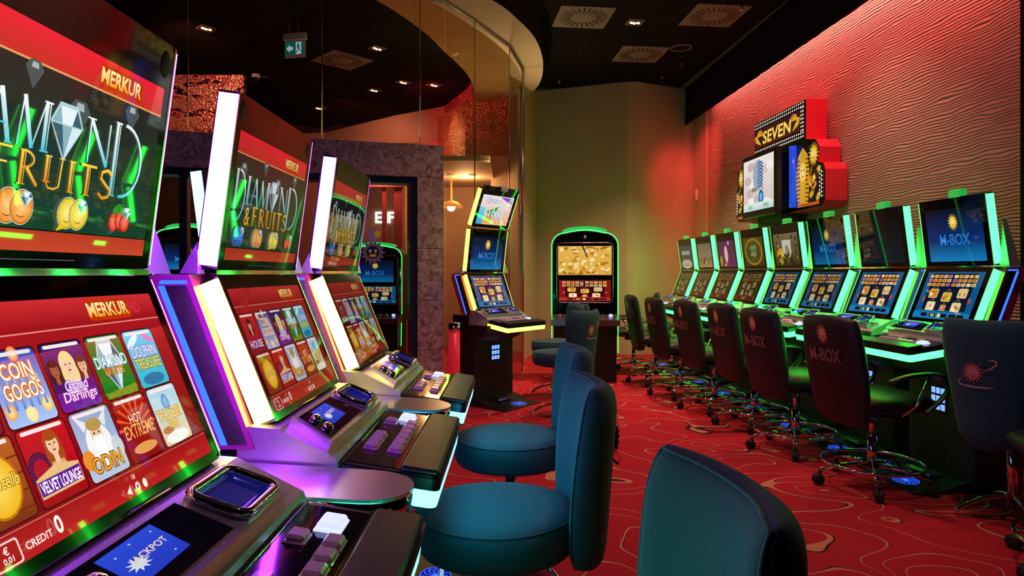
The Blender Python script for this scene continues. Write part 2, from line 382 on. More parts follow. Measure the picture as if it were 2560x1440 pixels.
def glass(name='glass', t=.93):
    m = bpy.data.materials.new(name); m.use_nodes = True; MATS[name] = m; nt = m.node_tree; N = nt.nodes.new; L = nt.links.new
    nt.nodes.remove(nt.nodes['Principled BSDF']); o = nt.nodes['Material Output']
    tr = N('ShaderNodeBsdfTransparent'); tr.inputs[0].default_value = (t, t, t, 1); gl = N('ShaderNodeBsdfGlossy'); gl.inputs['Roughness'].default_value = .02
    lw = N('ShaderNodeLayerWeight'); fr = N('ShaderNodeMath'); fr.operation = 'POWER'; fr.inputs[1].default_value = 6.0; L(lw.outputs['Facing'], fr.inputs[0]); mx = N('ShaderNodeMixShader')
    L(fr.outputs[0], mx.inputs[0]); L(tr.outputs[0], mx.inputs[1]); L(gl.outputs[0], mx.inputs[2]); L(mx.outputs[0], o.inputs[0])
glass()
mat('plaster', (.55, .40, .29), .75, noise=.12, nscale=2.5, bump=.1); mat('tan_plaster', (.62, .50, .36), .7, noise=.08, nscale=3, bump=.1)
mat('dark_paint', (.016, .013, .013), .8, spec=.1); mat('ceil_tile', (.010, .009, .010), .9, spec=.08, noise=.3, nscale=90, bump=.2); mat('ceil_grid', (.13, .11, .11), .7, spec=.1)
mat('red_paint', (.55, .08, .08), .6); mat('wood_light', (.62, .42, .30), .55, noise=.1, nscale=6); mat('diffuser', (.20, .17, .155), .6); mat('navy', (.02, .03, .07), .3)

# ------------------------------------------------------------------ floor, walls, ceiling
def struct(name, fn, mats, label, parent=None, cat=None):
    mb = MB(); fn(mb); o = ob(name, mb.mesh(name, mats), parent)
    if parent is None: tag(o, label, cat or name.split('_')[0], kind='structure')
    return o
struct('floor', lambda m: m.box((-8, -1.5, -.05), (4.8, 14.5, 0)), 'carpet', 'red carpet with tan and black swirling lines')
RM = Matrix.Rotation(PHI, 4, 'Z')
o = struct('wall_right', lambda m: m.box((WALL_L, S_NEAR, 0), (WALL_L + .1, S_FAR, WTOP + .32)), 'ripple', 'wave-rippled wall panel washed in red and green light'); o.matrix_world = RM
o = struct('wall_right_end', lambda m: m.box((WALL_L - .005, -1.2, 0), (WALL_L + .1, S_NEAR - .004, CEIL)), 'dark_paint', 'dark wall past the near end of the rippled panel', cat='wall'); o.matrix_world = RM
def bulk(m):
    m.prism([(WALL_L - .15, WTOP), (WALL_L - .13, WTOP), (WALL_L - .13, WTOP + .32), (WALL_L + .1, WTOP + .32), (WALL_L + .1, CEIL), (WALL_L - .15, CEIL)], -1.2, 9.93, axis='y')
o = struct('trim_1', bulk, 'dark_paint', 'dark bulkhead over the rippled wall with a light cove behind its lip', cat='bulkhead'); o.matrix_world = RM
# back wall: convex corner, return to the glass
CRN = Vector((1.61, 8.78, 0)) * K; WB = Vector((.337, 9.27, 0)) * K; WA = Vector((.13, 8.12, 0)) * K
def wallseg(m, a, b, z0, z1, t=.08):
    a = Vector((a[0], a[1], 0)); b = Vector((b[0], b[1], 0)); d = (b - a).normalized(); n = Vector((-d.y, d.x, 0)) * t
    pts = [(a.x, a.y), (b.x, b.y), (b.x + n.x, b.y + n.y), (a.x + n.x, a.y + n.y)]
    m.prism(pts, z0, z1)
def backw(m):
    q = RW(WALL_L + .05, S_FAR + .63)
    pts = [WA, WB, CRN + Vector((-.08, .03, 0)), CRN + Vector((.08, .03, 0)), q]
    out = [(p.x, p.y) for p in pts] + [(q.x, q.y + .3), (CRN.x, CRN.y + .5), (WB.x - .15, WB.y + .4), (WA.x - .06, WA.y + .05)]
    m.prism(out, 0, CEIL)
struct('wall_back', backw, 'plaster', 'taupe plaster back wall with an outward corner, glowing green beside the machines')
def strip(m): m.box((WALL_L - .01, S_FAR + .004, 0), (WALL_L + .1, S_FAR + .66, WTOP + .32))
o = struct('wall_strip', strip, 'tan_plaster', 'smooth plaster strip between the rippled wall and the back wall', cat='wall'); o.matrix_world = RM
struct('wall_near', lambda m: m.box((-8, -1.5, 0), (4.5, -1.4, CEIL)), 'dark_paint', 'dark wall behind the camera')
struct('wall_far', lambda m: m.prism([(p[0] * K, p[1] * K) for p in [(-7, 12.6), (-3.4, 12.0), (-2.6, 11.3), (-1.9, 10.7), (-1.04, 10.1), (-.7, 9.9), (-.7, 10.2), (-1.9, 11.2), (-2.7, 12.0), (-3.4, 12.4), (-7, 13)]], 0, CEIL), 'tan_plaster', 'curved tan wall at the far end of the room behind the glass')
struct('wall_left', lambda m: m.box((-8, -1.5, 0), (-7.9, 14.5, CEIL)), 'dark_paint', 'dark wall at the far left')
cl = struct('ceiling', lambda m: m.box((-8, -1.5, CEIL + .012), (4.8, 14.5, CEIL + .1)), 'ceil_grid', 'black tiled ceiling with recessed fittings')
def tiles(rot, x0, x1, y0, y1, keep, off=(0, 0)):
    key = 'tile%s' % rot; n = 0
    mb = MB(); mb.box((-.297, -.297, 0), (.297, .297, .015), bev=.004); me = mb.mesh('ceiling_tile', 'ceil_tile')
    R = Matrix.Rotation(rot, 4, 'Z')
    for i in range(-30, 31):
        for j in range(-30, 31):
            c = R @ Vector((i * .6 + off[0], j * .6 + off[1], 0)); c.z = CEIL
            if x0 < c.x < x1 and y0 < c.y < y1 and keep(c):
                o = ob('ceiling_tile', me, cl); o.matrix_local = Matrix.Translation(c) @ R; n += 1
    return n
tiles(math.radians(5), -.3, 3.5, 3.4, 10.3, lambda c: (Matrix.Rotation(-PHI, 4, 'Z') @ c).x < 2.97 and c.x > -.45 + max(0, (c.y - 6.0)) * .2, (.1, .05))
tiles(math.radians(45), -5.6, -.25, 5.4, 12.6, lambda c: c.x < -.82 or (c.x < -.2 and c.y > 6.8), (.2, 0))

# ------------------------------------------------------------------ dropped soffit ring: gold leaf inside, smooth outside
Dc = bezier([(-3.4, 4.3, 0), (-1.3, 4.72, 0), (-.58, 5.1, 0), (-.167, 5.52, 0), (.036, 5.9, 0), (.235, 6.46, 0), (.34, 7.2, 0), (.325, 8.0, 0), (.15, 8.6, 0), (-.1, 9.4, 0), (-.5, 10.4, 0)], 6)
Dc = [p * K for p in Dc]
Cc = bezier([(-3.9, 4.75, 0), (-2.1, 5.05, 0), (-1.45, 5.25, 0), (-1.137, 5.52, 0), (-.833, 6.25, 0), (-.70, 6.8, 0), (-.574, 7.28, 0), (-.49, 7.8, 0), (-.485, 8.42, 0), (-.63, 9.13, 0), (-1.13, 10.3, 0)], 6)
Cc = [p * K for p in Cc]
def soff(m):
    n = len(Dc); fr = lambda i: .36 + .4 * min(1, max(0, (i / n - .2) / .5))
    Mc = [Cc[i].lerp(Dc[i], fr(i)) for i in range(n)]
    def band(A, B, za, zb):
        m.add([(p.x, p.y, za) for p in A] + [(p.x, p.y, zb) for p in B], [[i, i + 1, n + i + 1, n + i] for i in range(n - 1)], True)
    m.cur = 0; band(Cc, Mc, SOFF, SOFF); m.cur = 1; band(Mc, Dc, SOFF, SOFF)
    m.cur = 3; band(Cc, Cc, SOFF, CEIL); m.cur = 2; band(Dc, Dc, SOFF, SOFF + .05); band(Dc, Dc, SOFF + .05, CEIL)
o = struct('trim_2', soff, ['gold_foil', 'tan_plaster', 'dark_paint', 'gold_foil_red_lit'], 'curved dropped soffit with gold leaf inner band and tan underside', cat='soffit')
for p in o.data.polygons: pass
# ------------------------------------------------------------------ stone portal with glass above
PR, PL = Vector((-.567, 5.5, 0)) * K, Vector((-2.52, 4.9, 0)) * K; HEAD, PTOP = kz(1.99), kz(2.26); pd = (PL - PR).normalized(); PFR = frame(PR, pd, (0, 0, 1))   # local x to the left, y up, z = towards the camera or away
if PFR.col[2].y > 0: PZ = 1
else: PZ = -1
def s_at(px):
    k = (px - 1280) / F; return (k * PR.y - PR.x) / (pd.x - k * pd.y)
T = .24 * PZ
portal = struct('wall_portal', lambda m: m.box((.005, HEAD + .005, .01 * PZ), (4.6, PTOP - .005, T - .01 * PZ), PFR) and m.box((.005, 0, .01 * PZ), (.215, HEAD + .005, T - .01 * PZ), PFR), 'matte_black', 'mauve stone clad portal frame behind the left machines', cat='portal')
js = s_at(1043)
def slab(x0, x1, z0, z1):
    mb = MB(); mb.box((x0 + .002, z0 + .002, 0), (x1 - .002, z1 - .002, T), PFR, bev=.003); ob('stone_slab', mb.mesh('stone_slab', 'stone'), portal)
xs = [0, .95, 1.85, 2.75, 3.65, 4.6]
for a, b_ in zip(xs, xs[1:]): slab(a, b_, HEAD, PTOP)
zz = [0, .5, .95, 1.42, HEAD]
for a, b_ in zip(zz, zz[1:]): slab(0, js, a, b_)
for k in (0, 1):
    o = struct('door_jamb', lambda m: m.box(((js + .002, 0, .03 * PZ), (s_at(466), 0, .03 * PZ))[k], ((js + .06, HEAD - .005, T - .03 * PZ), (s_at(446), HEAD - .005, T - .03 * PZ))[k], PFR), 'navy', '', portal)
struct('door_head', lambda m: m.box((js + .06, HEAD - .06, .03 * PZ), (2.6, HEAD - .005, T - .03 * PZ), PFR), 'navy', '', portal)
# glass partition: rail, panes, joints
gl = struct('window_1', lambda m: m.tube([(q[0] * K, q[1] * K, SOFF - .012) for q in [(-4.0, 4.45), (-.567, 5.5), (-.335, 5.94), (-.024, 6.6), (.12, 7.33), (.13, 8.05)]], .02, 6), 'gunmetal', 'tall glass partition joined in a curve under the soffit, above the portal', cat='glass partition')
seams = [s_at(1108), s_at(1050), s_at(805), s_at(470), s_at(200), 4.5]
seams[0] = 0.0
def pane(a, b_, z0, z1):
    mb = MB(); wallseg(mb, a, b_, z0, z1, .010); ob('glass_pane', mb.mesh('glass_pane', 'glass'), gl)
def seam(p, z0, z1, r=.005):
    mb = MB(); mb.tube([(p.x, p.y, z0), (p.x, p.y, z1)], r, 6); ob('glass_joint', mb.mesh('glass_joint', 'steel'), gl)
for a, b_ in zip(seams, seams[1:]):
    A = PR + pd * (a + .006); B = PR + pd * (b_ - .006); sh = Vector((-pd.y, pd.x, 0)) * 0; pane(A, B, PTOP + .002, SOFF)
for a in seams[1:4]: seam(PR + pd * a, PTOP + .002, SOFF)
G = [Vector((-.548, 5.52, 0)), Vector((-.335, 5.94, 0)), Vector((-.024, 6.6, 0)), Vector((.12, 7.33, 0)), Vector((.13, 8.05, 0))]
G = [p * K for p in G]
for a, b_ in zip(G, G[1:]):
    d = (b_ - a).normalized() * .006; pane(a + d, b_ - d, 0.0, SOFF - .02)
for a in G[1:-1]: seam(a, 0, SOFF - .02, .006)
seam(G[-1] + Vector((-.01, -.02, 0)), 0, SOFF - .02, .03)
# ------------------------------------------------------------------ rooms behind the glass
gw = struct('wall_gold', lambda m: m.prism([(x * K, y * K) for x, y in [(-1.1, 9.75), (-.62, 8.75), (-.05, 8.75), (.08, 8.35), (.11, 8.4), (0, 8.9), (-.56, 8.9), (-1.02, 9.8)]], kz(2.75), SOFF), 'gold_foil', 'gold leaf wall panel behind the glass beside the pillar')
struct('wall_behind_glass', lambda m: m.prism([(x * K, y * K) for x, y in [(-.28, 8.78), (-.05, 8.76), (.10, 8.4), (.125, 8.42), (0, 8.92), (-.28, 8.92)]], 0, kz(2.75)), 'tan_plaster', 'tan wall under the gold leaf panel behind the glass', cat='wall')
struct('wall_lounge', lambda m: m.box((-1.9 * K, 9.72 * K, 0), (-.2, 9.8 * K, 3.3)), 'wood_light', 'warm wood wall of the lounge behind the glass')
struct('ceiling_lounge', lambda m: m.box((-1.1 * K, 7.4 * K, 2.58), (-.25 * K, 9.71 * K, 2.64)), 'tan_plaster', 'lit tan ceiling of the lounge behind the glass')
lamp('lounge_lamp', 'POINT', (-.66, 9.5, 2.45), (1, .52, .2), 22, shadow_soft_size=.12)
def pendant(m):
    m.lathe([(.005, .42), (.012, .42), (.015, .10), (.10, .07), (.17, .0), (.16, -.005), (.02, .06)], 20)
t = thing('pendant_lamp', 'orange glowing saucer pendant lamp hanging in the lounge behind the glass', 'lamp', P(1128, 518, 9.4))
part('shade', None, pendant, mat('amber', (.8, .3, .05), .4, emit=(1, .35, .06), es=.6), t)
part('cord', None, lambda m: m.tube([(0, 0, .42), (0, 0, 2.58 - P(1128, 518, 9.4).z)], .004, 5), 'steel', t)
part('bulb', None, lambda m: m.lathe([(.01, -.06), (.05, -.04), (.06, 0), (.045, .03), (.01, .05)], 12), 'lamp_warm', t)
for q in ((1127, 436), (1181, 437)):
    p = ceil_at(*q, z=2.575); t = thing('downlight', 'small round lounge ceiling spot %s the stone portal edge' % ('next to' if q[0] < 1150 else 'further from'), 'downlight', (p.x, p.y, 2.575), 0, 'lounge ceiling spots')
    part('ring', 'lring', lambda m: m.lathe([(.03, 0), (.05, 0), (.05, -.01), (.03, -.012)], 16, cap=False), 'white_plastic', t); part('lens', 'llens', lambda m: m.lathe([(.001, -.004), (.03, -.004), (.03, -.002)], 14), 'lamp_warm', t)
# mural and door posts beyond the portal
o = struct('wall_mural', lambda m: m.box((-4.75, 8.6, kz(2.8)), (-3.5, 8.68, 3.78)), 'mural', 'glittering red and gold mosaic mural high on the wall behind the portal', cat='mural')
lamp('mural_lamp', 'SPOT', (-3.4, 6.9, 3.8), (1, .3, .22), 110, (-4.2, 8.6, 3.4), spot_size=math.radians(70), spot_blend=.6, shadow_soft_size=.05)
lamp('red_cove_lamp', 'SPOT', (-1.75, 9.5, 3.45), (1, .05, .06), 55, (-.77, 10.4, 3.75), spot_size=math.radians(100), spot_blend=.8, shadow_soft_size=.04)
lamp('far_wall_lamp', 'SPOT', (-2.85, 10.2, 3.8), (1, .25, .14), 90, (-2.4, 12.0, 2.8), spot_size=math.radians(110), spot_blend=.8, shadow_soft_size=.06)
# warm glowing strip added out of sight on the portal, to light the soffit
def topstrip(m): m.box((.3, PTOP + .002, .10 * PZ), (2.4, PTOP + .01, .14 * PZ), PFR)
lintel = ob('added_strip', (lambda mb: (topstrip(mb), mb.mesh('added_strip', led('fill_amber', (1, .6, .2), 9)))[1])(MB()), portal)
lamp('soffit_fill', 'SPOT', (-.1, 8.1, 2.4), (1, .72, .32), 60, (.0, 7.9, 3.7), spot_size=math.radians(120), spot_blend=.9, shadow_soft_size=.08)  # added lamp floating without a fitting, brightens the soffit
# ------------------------------------------------------------------ screen pictures
PU0, PU1, PV0, PV1 = -.235, .243, .030, .325
def gem(a, x, y, w_, h_, k=1.0):
    c1, c2, c3 = '#e8f6fa', '#8fb4c0', '#40606c'
    a.poly([(x - w_, y), (x - w_ * .55, y + h_ * .55), (x + w_ * .55, y + h_ * .55), (x + w_, y), (x, y - h_)], '#b8d4dc')
    a.poly([(x - w_ * .9, y), (x - w_ * .5, y + h_ * .45), (x - w_ * .3, y)], c2); a.poly([(x - w_ * .3, y), (x - w_ * .5, y + h_ * .45), (x + w_ * .5, y + h_ * .45), (x + w_ * .3, y)], c1)
    a.poly([(x + w_ * .9, y), (x + w_ * .5, y + h_ * .45), (x + w_ * .3, y)], c3); a.poly([(x - w_ * .9, y - h_ * .04), (x - w_ * .3, y - h_ * .04), (x, y - h_ * .9)], c3)
    a.poly([(x - w_ * .3, y - h_ * .04), (x + w_ * .3, y - h_ * .04), (x, y - h_ * .9)], c2); a.poly([(x + w_ * .9, y - h_ * .04), (x + w_ * .3, y - h_ * .04), (x, y - h_ * .9)], '#d8eef4')
def merkur(a, x, y, h):
    a.rrect(x - h * 2.75, y - h * .25, x + h * 1.9, y + h * 1.22, h * .3, '#c03008'); a.text('MERKUR', x - h * .45, y, h, '#f0a810', wd=h * 4.4, ct='#fff6b0', bold=.03)
    a.text('HD', x + h * 2.55, y + h * .05, h * .85, '#d83040', wd=h * 1.2, bold=.02)
def letters(a, defs, c0, c1, wd):
    for st in defs: a.stroke(st, wd, c0, c1)
def serif_word(a, word, x0, y0, wl, h, c_top, c_bot, t):
    """tall inline serif letters: a thick and a thin stroke for each stem, small feet"""
    def stem(x, lo, hi, wdt=1.0):
        a.stroke([(x, lo), (x, hi)], t * 1.5 * wdt, c_bot, c_top); a.stroke([(x + t * 1.5, lo), (x + t * 1.5, hi)], t * .5, c_bot, c_top)
        for yy in (lo, hi): a.stroke([(x - t * 1.3, yy), (x + t * 2.6, yy)], t * .55, c_bot if yy == lo else c_top)
    x = x0
    for ch, w_ in word:
        L = wl * w_; lo, hi = y0, y0 + h
        if ch in 'Dd':
            if ch == 'D': lo, hi = y0 - h * .62, y0 + h * 1.12
            stem(x + t, lo, hi); arc = [(x + L * .3 + (L * .62) * math.sin(PI * i / 14), lo + (hi - lo) * (.5 - .5 * math.cos(PI * i / 14))) for i in range(15)]
            a.stroke(arc, t * 1.2, c_bot, c_top)
        elif ch == 'I': stem(x + L * .35, lo, hi)
        elif ch == 'A':
            a.stroke([(x + L * .1, lo), (x + L * .48, hi * 1.0)], t * .6, c_bot, c_top); a.stroke([(x + L * .48, hi), (x + L * .85, lo)], t * 1.8, c_top, c_bot); a.stroke([(x + L * .25, lo + h * .35), (x + L * .7, lo + h * .35)], t * .6, c_bot)
            for q in (.1, .85): a.stroke([(x + L * q - t * 1.4, lo), (x + L * q + t * 1.4, lo)], t * .5, c_bot)
        elif ch == 'M':
            a.stroke([(x + L * .1, lo), (x + L * .18, hi)], t * .6, c_bot, c_top); a.stroke([(x + L * .18, hi), (x + L * .5, lo)], t * 1.6, c_top, c_bot); a.stroke([(x + L * .5, lo), (x + L * .8, hi)], t * .6, c_bot, c_top); stem(x + L * .82, lo, hi)
        elif ch == 'N':
            a.stroke([(x + L * .15, lo), (x + L * .15, hi)], t * .7, c_bot, c_top); a.stroke([(x + L * .15, hi), (x + L * .8, lo)], t * 1.6, c_top, c_bot); a.stroke([(x + L * .8, lo), (x + L * .8, hi)], t * .7, c_bot, c_top)
            a.stroke([(x + L * .02, hi), (x + L * .3, hi)], t * .5, c_top)
        elif ch == 'F': stem(x + L * .25, lo, hi); a.stroke([(x + L * .2, hi), (x + L * .85, hi)], t * .9, c_top); a.stroke([(x + L * .25, lo + h * .55), (x + L * .7, lo + h * .55)], t * .8, c_top)
        elif ch == 'R':
            stem(x + L * .25, lo, hi); a.stroke([(x + L * .3 + L * .4 * math.sin(PI * i / 10), lo + h * (.75 - .25 * math.cos(PI * i / 10))) for i in range(11)], t, c_bot, c_top); a.stroke([(x + L * .45, lo + h * .5), (x + L * .9, lo)], t * 1.4, c_top, c_bot)
        elif ch == 'U':
            stem(x + L * .2, lo + h * .2, hi); a.stroke([(x + L * .22, lo + h * .22), (x + L * .32, lo + h * .03), (x + L * .55, lo), (x + L * .75, lo + h * .1), (x + L * .8, hi)], t * .9, c_bot, c_top); a.stroke([(x + L * .68, hi), (x + L * .92, hi)], t * .5, c_top)
        elif ch == 'T': stem(x + L * .42, lo, hi); a.stroke([(x + L * .05, hi), (x + L * .9, hi)], t * 1.1, c_top)
        elif ch == 'S': a.stroke([(x + L * q[0], lo + h * q[1]) for q in ((.85, .85), (.6, 1), (.25, .9), (.2, .68), (.5, .5), (.82, .32), (.75, .08), (.4, 0), (.1, .16))], t * 1.5, c_top, c_bot)
        x += L
def fruit(a, x, y, r, kind):
    if kind == 'cherry':
        for q in (-.9, .0, .8): a.ell(x + q * r * .75, y - r * .2 * abs(q), r * .62, r * .72, '#8c1410'); a.ell(x + q * r * .75, y - r * .2 * abs(q), r * .55, r * .65, '#d83020', '#ff8060')
        a.ell(x - r * .4, y + r * .75, r * .6, r * .32, '#2c9020', rot=.5); a.ell(x + r * .4, y + r * .6, r * .5, r * .28, '#3cb030', rot=-.4)
    else:
        c, hi, ed = {'orange': ('#f08820', '#ffcf80', '#a05008'), 'lemon': ('#e8c818', '#fff48a', '#9a8408'), 'plum': ('#0c48d8', '#50a0ff', '#061c70')}[kind]
        sx = .9 if kind != 'plum' else .72
        for q in (-.6, .45):
            a.ell(x + q * r, y, r * sx * 1.06, r * 1.06, '#d8d0b8' if kind != 'plum' else '#90b0d0', rot=-.3 if kind == 'lemon' else 0); a.ell(x + q * r, y, r * sx, r, ed, rot=-.3 if kind == 'lemon' else 0); a.ell(x + q * r, y, r * sx * .94, r * .94, c, hi, rot=-.3 if kind == 'lemon' else 0)
            a.stroke([(x + q * r - r * .3, y - r * .5), (x + q * r, y - r * .6), (x + q * r + r * .3, y - r * .5)], r * .07, ed)
        if kind == 'lemon': a.poly([(x - r * 1.5, y - r * 1.2), (x - r * 1.1, y - r * .6), (x - r * .8, y - r)], c)
    gem(a, x + r * .75, y + r * .62, r * .52, r * .6)
def art_diamond(k=1.0):
    a = Art(k)
    a.rect(PU0, PV0, PU1, PV1, '#10140f')
    a.rect(PU0, .277, PU1, PV1, '#c83024', '#ee2034'); a.rect(PU0, .275, PU1, .278, '#e8a060')
    a.rect(PU0, .060, PU1, .275, '#14402a', '#2a2624'); a.rect(PU0, PV0, PU1, .058, '#c8482a', '#b83c24')
    for (x, y, s_) in ((-.19, .245, .022), (-.06, .268, .017), (.035, .235, .024), (.16, .262, .02)): gem(Art(1), 0, 0, 1, 1); a.poly([(x - s_, y), (x - s_ * .5, y + s_ * .6), (x + s_ * .5, y + s_ * .6), (x + s_, y), (x, y - s_ * 1.6)], '#4c5654'); a.poly([(x - s_ * .4, y), (x - s_ * .3, y + s_ * .45), (x + s_ * .3, y + s_ * .45), (x + s_ * .4, y)], '#aab6b6')
    merkur(a, .135, .288, .024)
    serif_word(a, [('D', 1.3), ('I', .6), ('A', 1.1), ('M', 1.35)], -.225, .165, .0475, .066, '#f4ffff', '#48c8d8', .0042)
    gem(a, .012, .210, .034, .052)
    serif_word(a, [('N', 1.1), ('D', 1.3)], .052, .165, .0475 * 1.35, .066, '#f4ffff', '#48c8d8', .0042)
    a.text('&', -.142, .114, .044, '#f0a818', ct='#ffd860', wd=.03)
    serif_word(a, [('F', .9), ('R', 1), ('U', 1.05), ('I', .6), ('T', .9), ('S', .85)], -.118, .117, .047, .044, '#ffd040', '#e08810', .0034)
    for i in range(4): fruit(a, -.178 + i * .112, .087, .0225, ('plum', 'orange', 'lemon', 'cherry')[i])
    a.rect(-.10, .018, .06, .0195, '#505058')
    return a
def woman(a, x, y, s_, hair, skin, dress):
    a.ell(x, y + s_ * .1, s_ * .85, s_ * 1.05, hair); a.ell(x - s_ * .5, y - s_ * .7, s_ * .4, s_ * .9, hair); a.ell(x + s_ * .5, y - s_ * .7, s_ * .4, s_ * .9, hair)
    a.poly([(x - s_ * 1.1, y - s_ * 2.2), (x - s_ * .6, y - s_ * 1.2), (x + s_ * .6, y - s_ * 1.2), (x + s_ * 1.1, y - s_ * 2.2)], dress); a.rect(x - s_ * .25, y - s_ * 1.4, x + s_ * .25, y - s_ * .6, skin)
    a.ell(x, y, s_ * .58, s_ * .78, skin); a.ell(x, y + s_ * .62, s_ * .62, s_ * .32, hair)
    for q in (-1, 1): a.ell(x + q * s_ * .24, y + s_ * .08, s_ * .11, s_ * .06, '#402818')
    a.stroke([(x, y), (x + s_ * .06, y - s_ * .2)], s_ * .06, '#c08060'); a.ell(x, y - s_ * .4, s_ * .18, s_ * .07, '#c02838')
def art_lobby(k=1.0):
    a = Art(k)
    a.rect(PU0 - .01, .02, PU1, .318, '#7c0c10', '#b01820'); a.rect(PU0 - .01, .275, PU1, .318, '#9c1018', '#d02c30'); a.rect(PU0 - .01, .2725, PU1, .2745, '#e89080')
    a.rect(PU0 - .01, .02, PU1, .055, '#c02020', '#a01418'); a.rect(PU0 - .01, .0545, PU1, .0558, '#d87060')
    for i in range(6): a.poly([(PU0 - .01, .20 + i * .02), (PU0 + .12, .318), (PU0 + .10, .318)], '#b82028')
    merkur(a, .125, .285, .023)
    X = [-.243, -.153, -.063, .027, .117]; W, H = .081, .095
    def tile(c, r, bg, bt):
        x0 = X[c]; y0 = .160 if r == 0 else .061
        a.rrect(x0 - .002, y0 - .002, x0 + W + .002, y0 + H + .002, .007, '#400408'); a.rrect(x0, y0, x0 + W, y0 + H, .006, bg, bt)
        return x0, y0
    def shine(x0, y0): a.rrect(x0 + .006, y0 + H - .007, x0 + W - .006, y0 + H - .002, .002, '#f8e8e8')
    x, y = tile(0, 0, '#781028', '#c82028'); woman(a, x + .04, y + .065, .016, '#201010', '#e0a080', '#a01030'); a.text2('HOUSE', x + .04, y + .012, .018, '#e8f0ff', '#7020a0', wd=.07); shine(x, y)
    x, y = tile(1, 0, '#a8c8f8', '#1040b0')
    for q in ((.01, .085, '#f0b040'), (.045, .09, '#e87830'), (.07, .02, '#f4c860'), (.01, .02, '#f0a030'), (.04, .012, '#fce890'), (.064, .055, '#ff9840')): a.ell(x + q[0], y + q[1], .009, .010, q[2], '#fff0b0')
    for i in range(6): a.rect(x + .006 + i * .0125, y + .02, x + .010 + i * .0125, y + .06, '#5080d8', '#90b8f0')
    a.text2('COIN', x + .041, y + .058, .021, '#fffaf0', '#d07828', wd=.052, ow=.1); a.text2('GOGOS', x + .041, y + .032, .021, '#fffaf0', '#d07828', wd=.062, ow=.1); shine(x, y)
    x, y = tile(2, 0, '#7020a0', '#101860'); woman(a, x + .013, y + .058, .014, '#281410', '#9c5c40', '#301060'); woman(a, x + .068, y + .058, .014, '#5c3018', '#e8b494', '#601878'); woman(a, x + .040, y + .062, .018, '#f0d890', '#f4ceb0', '#e8e0f0')
    a.text2('Grand', x + .040, y + .026, .015, '#f8e0ff', '#8030b0', wd=.045, shear=.15); a.text2('Darlings', x + .041, y + .008, .018, '#ffe0f4', '#a030a0', wd=.066, shear=.15); shine(x, y)
    x, y = tile(3, 0, '#1c8018', '#107020'); gem(a, x + .04, y + .058, .03, .055); a.poly([(x + .004, y), (x + .078, y), (x + .078, y + .014), (x + .004, y + .008)], '#809020'); a.text2('DIAMOND', x + .041, y + .046, .018, '#f0ffff', '#2090a0', wd=.074); a.text2('FRUITS', x + .041, y + .034, .011, '#f0a020', '#804008', wd=.046); shine(x, y)
    x, y = tile(4, 0, '#30b8d0', '#40d0e8'); a.ell(x + .02, y + .078, .02, .006, '#d8f4ff', rot=.5); a.ell(x + .064, y + .08, .016, .005, '#e080c0', rot=-.4); a.ell(x + .04, y + .012, .03, .01, '#1878a8')
    a.text2('DOLPHIN', x + .041, y + .050, .019, '#f0e8ff', '#7058c0', wd=.066); a.text2('TREASURE', x + .041, y + .030, .018, '#f8e850', '#604010', wd=.07); shine(x, y)
    x, y = tile(0, 1, '#7c3010', '#c06020')
    for i in range(4): a.rect(x, y + .02 * i + .01, x + W, y + .02 * i + .012, '#6c2808')
    a.ell(x + .042, y + .045, .032, .038, '#c07808'); a.ell(x + .042, y + .045, .029, .035, '#f0b818', '#ffe060'); a.ell(x + .026, y + .083, .016, .008, '#90b818', rot=-.4); a.text2('Limoncello', x + .042, y + .040, .015, '#ffe860', '#a06000', wd=.06, shear=.2); shine(x, y)
    x, y = tile(1, 1, '#a00c14', '#c81420'); a.ell(x + .018, y + .042, .02, .024, '#5c1040'); a.ell(x + .018, y + .042, .012, .015, '#b01028'); woman(a, x + .048, y + .068, .017, '#a84818', '#f4c8a0', '#d8a878')
    a.poly([(x + .003, y + .010), (x + .078, y + .012), (x + .079, y + .038), (x + .04, y + .045), (x + .003, y + .034)], '#e8c080'); a.poly([(x + .004, y + .013), (x + .077, y + .015), (x + .078, y + .034), (x + .004, y + .031)], '#581890'); a.text('VELVET LOUNGE', x + .041, y + .015, .015, '#fff4ff', wd=.07, bold=.03); shine(x, y)
    x, y = tile(2, 1, '#b8c8e0', '#90a8d0'); a.ell(x + .04, y + .045, .026, .032, '#f4f4f4'); a.ell(x + .04, y + .060, .012, .015, '#f0c8a0'); a.poly([(x + .018, y + .066), (x + .006, y + .092), (x + .028, y + .078)], '#e8e8f0'); a.poly([(x + .062, y + .066), (x + .074, y + .092), (x + .052, y + .078)], '#e8e8f0'); a.ell(x + .04, y + .074, .016, .009, '#b89850')
    a.poly([(x + .03, y + .058), (x + .05, y + .058), (x + .046, y + .024), (x + .034, y + .024)], '#ffffff'); a.ell(x + .008, y + .03, .012, .014, '#e89030'); a.ell(x + .072, y + .034, .012, .016, '#c8d0d8')
    for q in (-1, 1): a.ell(x + .04 + q * .005, y + .062, .002, .0015, '#203060')
    a.text2('ODIN', x + .041, y + .009, .022, '#f8a828', '#603008', wd=.062); shine(x, y)
    x, y = tile(3, 1, '#901010', '#b01c10')
    for i in range(9): t = PI * i / 8; a.poly([(x + .04, y + .05), (x + .04 + .045 * math.cos(t - .06), y + .05 + .042 * math.sin(t - .06)), (x + .04 + .045 * math.cos(t + .06), y + .05 + .042 * math.sin(t + .06))], '#f06020')
    a.text2('HOT', x + .041, y + .055, .014, '#ffe0c0', '#a02008', wd=.03); a.text2('EXTREME', x + .041, y + .034, .020, '#ffb060', '#802008', wd=.074, shear=.12); a.ell(x + .04, y + .016, .03, .008, '#e8a050'); shine(x, y)
